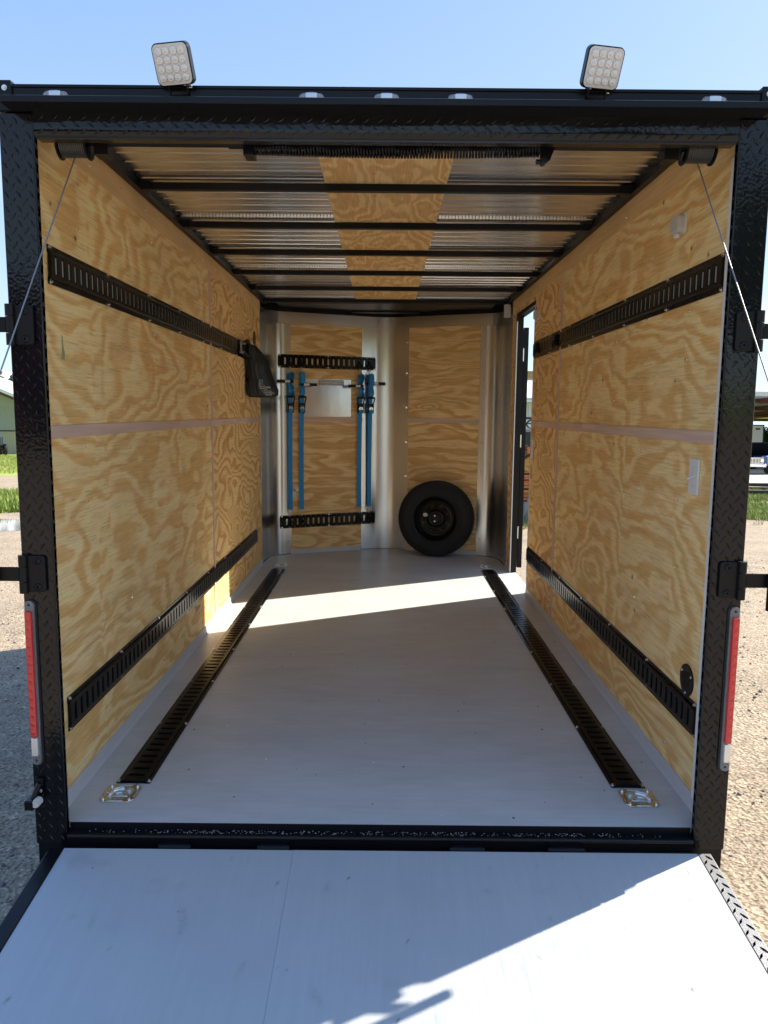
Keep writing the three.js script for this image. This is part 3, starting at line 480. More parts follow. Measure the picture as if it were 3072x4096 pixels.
// --- tail lights --------------------------------------------------
for (const s of [-1, 1]) {
  const x = s * 1.037, sh = roundRect(0.030, 0.506, 0.0145);
  for (const y of [0.24, -0.24]) { const h = new THREE.Path(); h.absarc(0, y, 0.0035, 0, 2 * PI, true); sh.holes.push(h); }
  const t = part(trailer, 'tail_light', [extr(sh, 0.006, 0.0015, 2).translate(x, 0.456, 0.0022)], M.clear, 'tall narrow red tail light with a clear foot');
  const g = part(t, 'gasket', extr(roundRect(0.036, 0.512, 0.017), 0.002).translate(x - s * 0.003, 0.456, 0.0016), M.rubber);
  const lens = new THREE.Shape(); { const a = 0.0095, y0 = 0.294, y1 = 0.678; lens.moveTo(-a, y1); lens.lineTo(-a, y0 + 0.006); lens.quadraticCurveTo(-a, y0, -a + 0.006, y0); lens.lineTo(a - 0.006, y0); lens.quadraticCurveTo(a, y0, a, y0 + 0.006); lens.lineTo(a, y1); }
  part(t, 'red_lens', extr(lens, 0.010, 0.002, 2).translate(x, 0, 0.0085), M.redLens);
  for (let k = 0; k < 14; k++) part(t, 'lens_cell', new THREE.SphereGeometry(0.007, 10, 6, 0, 2 * PI, 0, PI / 2).rotateX(PI / 2).scale(0.9, 1.3, 0.35).translate(x + s * -0.0005, 0.310 + k * 0.0268, 0.0203), M.redCell);
  part(t, 'clear_lens', extr(roundRect(0.019, 0.056, 0.002), 0.009, 0.001, 1).translate(x, 0.262, 0.0085), M.reflector);
  part(t, 'screw', [0.696, 0.216].map(y => cyl(0.003, 0.003, 0.004, 10).rotateX(PI / 2).translate(x, y, 0.006)), M.satin);
}
{ // number plate lamp on the left post
  const L = part(trailer, 'plate_lamp', [rbx(-1.062, -1.034, 0.078, 0.108, 0.012, 0.052, 0.004), rod([-1.046, 0.10, 0.03], [-1.030, 0.145, 0.012], 0.009), rbx(-1.042, -1.020, 0.135, 0.160, 0.001, 0.014, 0.003)], M.black, 'small black lamp bracket near the foot of the left post');
  part(L, 'lens', [cyl(0.011, 0.011, 0.03, 16).rotateX(PI / 2).translate(-1.029, 0.098, 0.036), ...[0, 1, 2, 3].map(k => new THREE.TorusGeometry(0.0112, 0.0015, 6, 16).translate(-1.029, 0.098, 0.024 + k * 0.007))], M.diffuser);
  part(L, 'screw', cyl(0.006, 0.006, 0.004, 8).rotateX(PI / 2).translate(-1.026, 0.125, 0.016), M.zinc);
}
// --- side door ----------------------------------------------------
{
  const jz = DOOR1;
  part(trailer, 'door_frame', [bx(1.0135, 1.066, 0, DOORH, jz - 0.018, jz + 0.012), bx(1.0135, 1.066, DOORH, DOORH + 0.028, jz - 0.018, DOOR0 + 0.016), bx(1.0285, 1.066, 0, DOORH, DOOR0, DOOR0 + 0.016)], M.satin, 'black frame of the open side door');
  part(trailer, 'door_jamb', bx(1.0120, 1.020, 0.0, DOORH - 0.03, jz + 0.0125, jz + 0.020), M.white);
  part(trailer, 'door_jamb', bx(1.0130, 1.0275, 0.0, DOORH - 0.002, DOOR0 - 0.004, DOOR0 + 0.015), M.white);
  const d = part(trailer, 'side_door', [rbx(1.078, 1.115, 0.03, 1.93, jz - 0.70, jz - 0.03, 0.004)], M.black, 'black side door swung back against the outside');
  part(d, 'door_edge', rbx(1.0785, 1.1145, 0.032, 1.928, jz - 0.0295, jz - 0.022, 0.001), M.satin);
  for (const y of [0.32, 1.05, 1.72]) part(d, 'hinge', [rod([1.074, y - 0.05, jz - 0.02], [1.074, y + 0.05, jz - 0.02], 0.008, 10), bx(1.067, 1.071, y - 0.04, y + 0.04, jz - 0.02, jz + 0.012)], M.zinc);
}
// --- electrics and vents on the walls -------------------------------
function domeLight(z, y) {
  const b = part(trailer, 'dome_light', [extr(roundRect(0.088, 0.066, 0.012), 0.006).rotateY(-PI / 2).translate(1.0153, y, z)], M.white, 'pale plastic ceiling lamp on the right wall, unlit');
  const g = extr(roundRect(0.080, 0.058, 0.017), 0.014, 0.007, 4).rotateY(-PI / 2).translate(1.008, y, z);
  part(b, 'diffuser', g, M.diffuser);
  part(b, 'switch', rbx(0.992, 1.006, y - 0.044, y - 0.031, z - 0.01, z + 0.012, 0.002), M.white);
}
domeLight(-0.535, 1.913); domeLight(-3.025, 1.918);
function lightSwitch(z, y, w, h) {
  const p = part(trailer, 'light_switch', [extr(roundRect(w, h, 0.004), 0.003, 0.0025, 2).rotateY(-PI / 2).translate(1.0125, y, z)], M.white, 'white light switch on the right wall');
  part(p, 'toggle', [bx(1.0066, 1.0095, y - 0.013, y + 0.013, z - 0.0055, z + 0.0055), rod([1.008, y + 0.001, z], [0.990, y - 0.008, z], 0.0042, 8)], M.white);
  for (const d of [-0.030, 0.030]) part(p, 'screw', cyl(0.0025, 0.0025, 0.001, 8).rotateZ(PI / 2).translate(1.0068, y + d, z), M.zinc);
}
lightSwitch(-0.290, 1.068, 0.072, 0.116); lightSwitch(-3.06, 1.03, 0.06, 0.13);
// round vents
function vent(s, z, y, r, half) {
  const sh = new THREE.Shape(); sh.absarc(0, 0, r, 0, 2 * PI);
  for (let k = -4; k <= 4; k++) { const yy = k * r * 0.13, hw = Math.sqrt(Math.max(0, 0.42 * r * r - yy * yy)) * 0.95; if (hw < 0.005) continue; const h = new THREE.Path(); h.moveTo(-hw, yy - r * 0.03); h.lineTo(-hw, yy + r * 0.03); h.lineTo(hw, yy + r * 0.03); h.lineTo(hw, yy - r * 0.03); h.closePath(); sh.holes.push(h); }
  const v = part(trailer, 'wall_vent', [new THREE.ExtrudeGeometry(sh, { depth: 0.003, bevelEnabled: true, bevelSize: 0.001, bevelThickness: 0.001, bevelSegments: 1, curveSegments: 36 }).rotateY(-s * PI / 2).translate(s * 1.0135, y, z)], M.satin, 'round black slotted vent');
  part(v, 'backing', cyl(r * 0.75, r * 0.75, 0.001, 24).rotateZ(PI / 2).translate(s * 1.0148, y, z), M.rubber);
  screws(v, [0.5, 2.6, 4.7].map(a => [s * 1.0095, y + Math.sin(a) * r * 0.85, z + Math.cos(a) * r * 0.85]), [-s, 0, 0]);
}
vent(1, -0.252, 0.395, 0.052); vent(-1, -3.846, 1.823, 0.055);

// --- E-track rails ------------------------------------------------
const PITCH = 0.049;
// along +x from 0, width along y, standing out along +z
function trackGeo(len) {
  const key = len.toFixed(3); if (trackGeo.c[key]) return trackGeo.c[key];
  const H = 0.0575, c = 0.037, sh = new THREE.Shape([[0, -c], [len, -c], [len, c], [0, c]].map(q => new THREE.Vector2(...q)));
  const n = Math.floor((len - 0.02) / PITCH), o = (len - (n - 1) * PITCH) / 2;
  for (let k = 0; k < n; k++) { const h = new THREE.Path(), x = o + k * PITCH, r = 0.0082, a = 0.0212; h.moveTo(x + r, a); h.absarc(x, a, r, 0, PI, false); h.absarc(x, -a, r, PI, 2 * PI, false); h.closePath(); sh.holes.push(h); }
  const plate = new THREE.ExtrudeGeometry(sh, { depth: 0.006, bevelEnabled: true, bevelSize: 0.0016, bevelThickness: 0.0016, bevelOffset: -0.0016, bevelSegments: 2, curveSegments: 4 }).translate(0, 0, 0.0045);
  const gs = [plate];
  for (const s of [-1, 1]) {
    const a = s * (c + 0.0045), b = s * H, f = new THREE.Shape([[0, Math.min(a, b)], [len, Math.min(a, b)], [len, Math.max(a, b)], [0, Math.max(a, b)]].map(q => new THREE.Vector2(...q)));
    for (let k = 0; k < n; k++) { const h = new THREE.Path(), x = o + k * PITCH + PITCH * 0.5, y = (a + b) / 2, w = 0.0028; if (x > len - 0.006) continue; h.moveTo(x - w, y - w); h.lineTo(x - w, y + w); h.lineTo(x + w, y + w); h.lineTo(x + w, y - w); h.closePath(); f.holes.push(h); }
    gs.push(new THREE.ExtrudeGeometry(f, { depth: 0.0026, bevelEnabled: false }).translate(0, 0, 0.0004));
    // rolled shoulder between flange and plate
    const so = new THREE.Shape([[s * (c - 0.002), 0.0108], [s * (c + 0.0015), 0.0118], [s * (c + 0.0045), 0.0105], [s * (c + 0.0062), 0.003], [s * (c + 0.0062), 0.0006], [s * (c - 0.002), 0.0006]].map(q => new THREE.Vector2(...q)));
    gs.push(new THREE.ExtrudeGeometry(so, { depth: len, bevelEnabled: false }).applyMatrix4(new THREE.Matrix4().makeBasis(new V3(0, 1, 0), new V3(0, 0, 1), new V3(1, 0, 0))));
  }
  return trackGeo.c[key] = merge(gs);
}
trackGeo.c = {};
M.slotBack = new THREE.MeshStandardMaterial({ color: new THREE.Color().setRGB(0.55, 0.57, 0.60), roughness: 0.4, metalness: 0.4 });
function track(name, len, m4, label, every = 0.49) {
  const g = part(trailer, 'slotted_rail', trackGeo(len), M.etrack, label); g.applyMatrix4(m4);
  if (label.includes('upper')) { const n = Math.floor((len - 0.02) / PITCH), o = (len - (n - 1) * PITCH) / 2, gs = []; const far = label.includes('left') ? 1 : -1; for (let k = 0; k < n; k++) { const x = o + k * PITCH; gs.push(bx(x + far * 0.0020, x + far * 0.0080, -0.024, 0.024, 0.001, 0.0085)); } part(g, 'slot_lip', gs, M.slotBack).userData.kind = 'stuff'; }
  else if (!label.includes('nose')) part(g, 'backing', bx(0.002, len - 0.002, -0.036, 0.036, 0.0002, 0.0010), M.rubber);
  const list = []; for (let x = 0.012; x < len - 0.005; x += every) list.push(x); list.push(len - 0.012);
  for (const x of list) for (const s of [-1, 1]) { const q = part(g, 'screw', hexGeo, M.zinc); q.position.set(x, s * 0.0505, 0.003); }
  return g;
}
const base4 = (x, y, z, o) => new THREE.Matrix4().makeBasis(new V3(...x), new V3(...y), new V3(...z)).setPosition(...o);
const onLeft = (z0, y) => base4([0, 0, -1], [0, 1, 0], [1, 0, 0], [WL + 0.0002, y, z0]);     // runs forward
const onRight = (z1, y) => base4([0, 0, 1], [0, 1, 0], [-1, 0, 0], [WR - 0.0002, y, z1]);    // runs back from z1
const onFloor = (x, z0) => base4([0, 0, -1], [-1, 0, 0], [0, 1, 0], [x, 0.0004, z0]);
track('e', 2.43, onLeft(-0.174, 1.700), 'black slotted rail along the upper left wall'); track('e', 1.23, onLeft(-2.606, 1.700), 'black slotted rail along the upper left wall');
track('e', 2.43, onLeft(-0.172, 0.287), 'black slotted rail along the lower left wall'); track('e', 1.23, onLeft(-2.604, 0.284), 'black slotted rail along the lower left wall');
track('e', 2.44, onRight(-2.60, 1.692), 'black slotted rail along the upper right wall'); track('e', 0.513, onRight(-3.115, 1.692), 'black slotted rail along the upper right wall');
track('e', 2.44, onRight(-2.60, 0.288), 'black slotted rail along the lower right wall'); track('e', 0.513, onRight(-3.115, 0.286), 'black slotted rail along the lower right wall');
track('e', 2.39, onFloor(-0.846, -0.276), 'black slotted rail along the left of the floor'); track('e', 1.21, onFloor(-0.846, -2.668), 'black slotted rail along the left of the floor');
track('e', 2.39, onFloor(0.846, -0.276), 'black slotted rail along the right of the floor'); track('e', 1.23, onFloor(0.846, -2.668), 'black slotted rail along the right of the floor');
const NT1 = NL.clone().multiply(new THREE.Matrix4().makeTranslation(-0.100, 1.700, 0.0004)), NT2 = NL.clone().multiply(new THREE.Matrix4().makeTranslation(-0.093, 0.291, 0.0004).multiply(new THREE.Matrix4().makeRotationZ(0.006)));
track('e', 0.898, NT1, 'short black slotted rail on the nose wall', 0.437); track('e', 0.896, NT2, 'short black slotted rail low on the nose wall', 0.436);
// little metal tabs hanging under the lower rails
for (const s of [-1, 1]) { const sh = new THREE.Shape([[0, 0], [0.05, 0.0], [0.012, -0.035]].map(q => new THREE.Vector2(...q))); part(trailer, 'cable_tab', extr(sh, 0.0015).rotateY(-s * PI / 2 + s * 0.5).translate(s * 1.005, 0.229, s < 0 ? -1.79 : -1.62), M.zinc); }

// --- recessed floor rings -------------------------------------------
{
  const plate = roundRect(0.116, 0.116, 0.010); { const h = new THREE.Path(); h.absarc(0, 0, 0.0385, 0, 2 * PI, true); plate.holes.push(h); }
  // chamfered corners
  const ch = new THREE.Shape([[-0.040, -0.058], [0.040, -0.058], [0.058, -0.040], [0.058, 0.040], [0.040, 0.058], [-0.040, 0.058], [-0.058, 0.040], [-0.058, -0.040]].map(q => new THREE.Vector2(...q))); ch.holes.push(plate.holes[0]);
  const plateG = extr(ch, 0.0016, 0.0012, 2, 24).rotateX(-PI / 2).translate(0, 0.0016, 0);
  const bowl = new THREE.LatheGeometry([[0.001, -0.0175], [0.016, -0.0175], [0.0175, -0.012], [0.024, -0.011], [0.030, -0.0165], [0.035, -0.014], [0.0375, -0.004], [0.0405, 0.0046], [0.045, 0.0044]].map(q => new THREE.Vector2(...q)), 36);
  const ridge = [[0, 0.052, 0.05, 0.004], [0, -0.052, 0.05, 0.004], [0.052, 0, 0.004, 0.05], [-0.052, 0, 0.004, 0.05]].map(r => new RoundedBoxGeometry(r[2], 0.004, r[3], 2, 0.0018).translate(r[0], 0.0045, r[1]));
  for (const [x, z] of DRINGS) {
    const d = part(trailer, 'floor_ring', [plateG, ...ridge], M.yellowZinc, 'recessed zinc tie-down ring in the floor'); d.position.set(x, 0.0006, z);
    part(d, 'pan', bowl, M.zinc);
    part(d, 'ring', [new THREE.TorusGeometry(0.024, 0.0045, 8, 26, PI).rotateX(-PI / 2).translate(0, -0.003, 0.006), rod([-0.028, -0.003, 0.008], [0.028, -0.003, 0.008], 0.0045)], M.zinc);
    for (const a of [-1, 1]) for (const b of [-1, 1]) part(d, 'bolt', [cyl(0.0068, 0.0075, 0.003, 14).translate(a * 0.043, 0.006, b * 0.043), cyl(0.005, 0.005, 0.007, 6).translate(a * 0.043, 0.010, b * 0.043)], M.zinc);
  }
}
// --- payload placard ------------------------------------------------
{
  const cv = document.createElement('canvas'); cv.width = 1024; cv.height = 200; const c = cv.getContext('2d');
  c.fillStyle = '#c9c8c4'; c.fillRect(0, 0, 1024, 200); c.fillStyle = '#151515'; c.strokeStyle = '#151515'; c.lineWidth = 13;
  c.beginPath(); c.moveTo(20, 10); c.lineTo(1004, 10); c.lineTo(1016, 24); c.lineTo(1016, 176); c.lineTo(1004, 190); c.lineTo(20, 190); c.lineTo(8, 176); c.lineTo(8, 24); c.closePath(); c.stroke();
  c.font = 'bold 60px sans-serif'; c.fillText('PAYLOAD CAPACITY NOT TO EXCEED', 22, 82, 610); c.fillText('HITCH WEIGHT NOT TO EXCEED', 22, 164, 530);
  c.fillRect(640, 78, 280, 9); c.fillRect(560, 158, 360, 9); c.font = 'bold 54px sans-serif'; c.fillText('lbs.', 930, 82); c.fillText('lbs.', 930, 162);
  const t = new THREE.CanvasTexture(cv); t.colorSpace = THREE.SRGBColorSpace;
  const sheet = new THREE.PlaneGeometry(0.455, 0.328, 10, 10), p = sheet.attributes.position; for (let i = 0; i < p.count; i++) { const x = p.getX(i) / 0.2275, y = p.getY(i) / 0.164; p.setZ(i, 0.010 * (1 - x * x) * Math.max(0, 1 - Math.pow((y + 0.2), 2)) * 0.5); } sheet.computeVertexNormals();
  const m = part(trailer, 'placard', [sheet.translate(0.338, 1.388, 0.0015), bx(0.111, 0.5655, 1.2245, 1.5515, -0.0, 0.0009)].map(g => g.applyMatrix4(NL)), M.alu, 'bare metal placard about payload and hitch weight');
  part(m, 'lettering', new THREE.PlaneGeometry(0.232, 0.047).translate(0.378, 1.523, 0.0058).applyMatrix4(NL), new THREE.MeshStandardMaterial({ map: t, roughness: 0.45, metalness: 0.35 }));
  screws(m, [[0.122, 1.540], [0.554, 1.540], [0.122, 1.236], [0.554, 1.236]].map(q => new V3(q[0], q[1], 0.0018).applyMatrix4(NL).toArray()), new V3().setFromMatrixColumn(NL, 2).toArray(), hexGeo);
}
trailer.applyMatrix4(TILT);

// ================================================================ THINGS IN THE TRAILER
const settle = (o, m) => { if (m) o.applyMatrix4(m); o.applyMatrix4(TILT); return o; };
// --- rail fittings: black spring clip with a round ring ---------------
function fitting(m4, label) {
  const f = thing('rail_fitting', label, 'tie-down fitting', 'ring fittings clipped into the rails');
  part(f, 'clip', [rbx(-0.011, 0.011, -0.030, 0.034, 0.010, 0.022, 0.003), bx(-0.006, 0.006, -0.028, 0.028, 0.0, 0.0105), rbx(-0.018, 0.018, -0.014, 0.006, 0.012, 0.026, 0.004)], M.satin);
  part(f, 'ring', [new THREE.TorusGeometry(0.0235, 0.0046, 10, 30).rotateX(0.16).translate(0, -0.024, 0.028)], M.satin);
  part(f, 'spring_tongue', rbx(-0.008, 0.008, -0.012, 0.030, 0.022, 0.026, 0.0018), M.satin);
  return settle(f, m4);
}
const T4 = (x, y, z) => new THREE.Matrix4().makeTranslation(x, y, z);
const US = [-0.008, 0.094, 0.640, 0.738], ord = ['leftmost', 'second', 'third', 'rightmost'];
US.forEach((u, k) => fitting(NL.clone().multiply(T4(u, 1.690, 0.002)), `black ring fitting at the top of the ${ord[k]} blue strap`));
US.forEach((u, k) => fitting(NL.clone().multiply(T4(u, 0.300, 0.002)), `black ring fitting at the foot of the ${ord[k]} blue strap`));
fitting(onRight(-2.96, 1.692).multiply(T4(0, 0.004, 0.002)), 'black ring fitting on the upper right rail, the one beside the side door');
fitting(onRight(-2.39, 1.692).multiply(T4(0, 0.004, 0.002)), 'black ring fitting on the upper right rail, the one nearer the wall seam');

// --- ratchet straps ----------------------------------------------
function band(pts, w, th = 0.0022) { // webbing following (y,z) points, w wide along x
  const pos = [], idx = [], uv = []; let L = 0;
  pts.forEach((p, i) => { const a = pts[Math.max(0, i - 1)], b = pts[Math.min(pts.length - 1, i + 1)]; const dy = b[0] - a[0], dz = b[1] - a[1], l = Math.hypot(dy, dz) || 1; const ny = -dz / l, nz = dy / l; if (i) L += Math.hypot(p[0] - pts[i - 1][0], p[1] - pts[i - 1][1]); for (const [sx, o] of [[-1, th / 2], [1, th / 2], [1, -th / 2], [-1, -th / 2]]) { pos.push(sx * w / 2 + (p[2] || 0), p[0] + ny * o, p[1] + nz * o); uv.push(sx * w / 2, L); } });
  for (let i = 0; i < pts.length - 1; i++) for (let k = 0; k < 4; k++) { const a = i * 4 + k, b = i * 4 + (k + 1) % 4, c = a + 4, d = b + 4; idx.push(a, b, c, b, d, c); }
  const g = new THREE.BufferGeometry(); g.setAttribute('position', new THREE.Float32BufferAttribute(pos, 3)); g.setAttribute('uv', new THREE.Float32BufferAttribute(uv, 2)); g.setIndex(idx); const q = g.toNonIndexed(); q.computeVertexNormals(); return q;
}
const cr = (pts, n) => new THREE.CatmullRomCurve3(pts.map(p => new V3(p[2] || 0, p[0], p[1])), false, 'catmullrom', 0.4).getPoints(n).map(p => [p.y, p.z, p.x]);
const hookGeo = (y, flip) => [tube([[-0.004, y + flip * 0.052, 0.030], [-0.005, y + flip * 0.034, 0.032], [-0.022, y + flip * 0.008, 0.028], [-0.021, y, 0.026], [0.021, y, 0.026], [0.022, y + flip * 0.008, 0.028], [0.005, y + flip * 0.034, 0.032], [0.004, y + flip * 0.052, 0.030]], 0.0034, 50, 8)];
function strap(u, curl, tie, tieY, k, yb) {
  const s = thing('ratchet_strap', `blue ratchet strap on the nose wall, ${ord[k]} of the four`, 'ratchet strap', 'blue ratchet straps hung between the nose rails');
  s.userData.label = ['blue ratchet strap hanging farthest left, its tie pointing left past the rail end', 'blue ratchet strap whose tie sticks out over the lettering of the metal placard', 'blue ratchet strap right of the placard with its tie pointing left', 'blue ratchet strap hanging on the bare aluminium, its tie pointing right'][k];
  part(s, 'hook', hookGeo(1.598, 1), M.hook);
  part(s, 'hook', hookGeo(0.400, -1), M.hook);
  // long run to the lower hook
  part(s, 'webbing', band(cr([[1.27, 0.034], [1.1, 0.028], [0.8, 0.022], [0.55, 0.022], [0.405, 0.027]], 24), 0.041), M.webbing);
  // gathered tail above the ratchet: loops seen from the side or the front
  const w = 0.042, loop = cr([[1.595, 0.030], [1.56, 0.038], [1.525, 0.034], [1.49, 0.04], [1.45, 0.052], [1.41, 0.048], [1.38, 0.036]], 20);
  part(s, 'webbing', band(loop, w), M.webbing);
  const roll = (y0, y1, d, x) => cr([[y0, 0.036], [y0 + 0.02, 0.048 + d, x], [(y0 + y1) / 2 + 0.024, 0.062 + d, x], [(y0 + y1) / 2, 0.044 + d * 0.5, x * 0.4], [y1 + 0.03, 0.056 + d, x], [y1, 0.046]], 22);
  const tails = [];
  if (curl) { // bundle turned to show its coil: ribbons standing on edge
    for (let q = 0; q < 3; q++) { const R = 0.026 - q * 0.007; const pts = []; for (let a = 0; a <= 24; a++) { const t = a / 24 * 2 * PI * 0.93 - 1.2; pts.push([1.575 + R * 1.1 * Math.sin(t), 0, R * 0.9 * Math.cos(t) + 0.010]); }
      tails.push(ribbonXY(pts, 0.022, 0.022 + 0.040)); }
    for (let q = 0; q < 3; q++) tails.push(ribbonXY([[1.558, 0, 0.030 - q * 0.012], [1.53, 0, 0.022 - q * 0.007], [1.50, 0, 0.008 + q * 0.003], [1.47, 0, 0.014 + q * 0.009], [1.43, 0, 0.030 - q * 0.01], [1.40, 0, 0.036 - q * 0.014]], 0.022, 0.062));
    tails.push(ribbonXY([[1.40, 0, 0.036], [1.392, 0, 0.02], [1.39, 0, 0], [1.40, 0, -0.014]], 0.022, 0.062));
  } else { tails.push(band(roll(1.585, 1.40, 0.006, 0.002), w * 1.02), band(roll(1.580, 1.405, 0.012, 0.004), w * 1.0), band(cr([[1.592, 0.04], [1.588, 0.055], [1.57, 0.062], [1.54, 0.058], [1.50, 0.05]], 14), w * 1.02)); }
  part(s, 'spare_webbing', tails, M.webbing);
  // black tie round the bundle, with a printed tag
  const x0 = tie < 0 ? -0.125 : -0.018, x1 = tie < 0 ? 0.022 : 0.130;
  const t = part(s, 'tie', [rbx(x0, x1, tieY - 0.013, tieY + 0.013, 0.064, 0.072, 0.003), rbx(tie < 0 ? x0 : x1 - 0.055, tie < 0 ? x0 + 0.055 : x1, tieY - 0.0125, tieY + 0.0125, 0.0725, 0.080, 0.003), bx(-0.022, 0.022, tieY - 0.0125, tieY + 0.0125, 0.020, 0.024)], M.rubber);
  part(t, 'tag', rbx(tie < 0 ? -0.055 : 0.012, tie < 0 ? -0.010 : 0.062, tieY - 0.0095, tieY + 0.0095, 0.0722, 0.0738, 0.0007), M.tagPrint);
  if (k < 2) part(s, 'care_label', new THREE.BoxGeometry(0.030, 0.050, 0.0008).rotateZ(k ? 0.6 : 0.15).translate(k ? -0.040 : 0.034, k ? 0.585 : 0.54, 0.02), M.tag);
  // ratchet
  const b = part(s, 'ratchet', [rbx(-0.027, -0.0225, 1.255, 1.345, 0.030, 0.058, 0.002), rbx(0.0225, 0.027, 1.255, 1.345, 0.030, 0.058, 0.002), rod([-0.030, 1.272, 0.044], [0.030, 1.272, 0.044], 0.008), rod([-0.028, 1.330, 0.046], [0.028, 1.330, 0.046], 0.006)], M.satin);
  part(b, 'handle', [tube([[-0.024, 1.33, 0.05], [-0.030, 1.37, 0.060], [-0.034, 1.385, 0.062], [-0.030, 1.396, 0.062], [0, 1.398, 0.062], [0.030, 1.396, 0.062], [0.034, 1.385, 0.062], [0.030, 1.37, 0.060], [0.024, 1.33, 0.05]], 0.0058, 40, 8), rbx(-0.026, 0.026, 1.383, 1.402, 0.056, 0.068, 0.005)], M.satin);
  part(b, 'pawl', [rbx(-0.020, 0.020, 1.300, 1.309, 0.056, 0.062, 0.001), rbx(-0.020, 0.020, 1.283, 1.290, 0.056, 0.062, 0.001), rbx(-0.018, -0.006, 1.289, 1.301, 0.056, 0.061, 0.001), rbx(0.006, 0.018, 1.289, 1.301, 0.056, 0.061, 0.001)], M.zinc);
  part(b, 'webbing', [cyl(0.019, 0.019, 0.040, 20).rotateZ(PI / 2).translate(0, 1.277, 0.046), band([[1.39, 0.044], [1.34, 0.040], [1.30, 0.040]], 0.038)], M.webbing);
  part(b, 'crossbar', [tube([[-0.021, 1.300, 0.062], [-0.022, 1.325, 0.066], [-0.012, 1.334, 0.068], [0.012, 1.334, 0.068], [0.022, 1.325, 0.066], [0.021, 1.300, 0.062]], 0.0042, 24, 8)], M.satin);
  return settle(s, NL.clone().multiply(T4(u, 0, 0)));
}
function ribbonXY(pts, z0, z1) { // webbing on edge: pts are [y, unused, x]; it spans z0..z1
  const pos = [], uv = [], th = 0.0022; let L = 0;
  const quad = (a, b, c, d, la, lb) => { pos.push(...a, ...b, ...c, ...b, ...d, ...c); uv.push(0, la, 0, lb, 0.042, la, 0, lb, 0.042, lb, 0.042, la); };
  for (let i = 0; i < pts.length - 1; i++) { const p = pts[i], q = pts[i + 1], dx = q[2] - p[2], dy = q[0] - p[0], l = Math.hypot(dx, dy) || 1, nx = -dy / l * th / 2, ny = dx / l * th / 2, L1 = L + l; for (const s of [-1, 1]) quad([p[2] + s * nx, p[0] + s * ny, z0], [q[2] + s * nx, q[0] + s * ny, z0], [p[2] + s * nx, p[0] + s * ny, z1], [q[2] + s * nx, q[0] + s * ny, z1], L, L1); for (const z of [z0, z1]) quad([p[2] - nx, p[0] - ny, z], [q[2] - nx, q[0] - ny, z], [p[2] + nx, p[0] + ny, z], [q[2] + nx, q[0] + ny, z], L, L1); L = L1; }
  const g = new THREE.BufferGeometry(); g.setAttribute('position', new THREE.Float32BufferAttribute(pos, 3)); g.setAttribute('uv', new THREE.Float32BufferAttribute(uv, 2)); g.computeVertexNormals(); return g;
}
M.tagPrint = M.tag; M.hook = new THREE.MeshStandardMaterial({ color: new THREE.Color().setRGB(0.62, 0.52, 0.32), metalness: 0.35, roughness: 0.35 });
strap(US[0], true, -1, 1.524, 0); strap(US[1], false, 1, 1.500, 1); strap(US[2], true, -1, 1.496, 2); strap(US[3], false, 1, 1.522, 3);

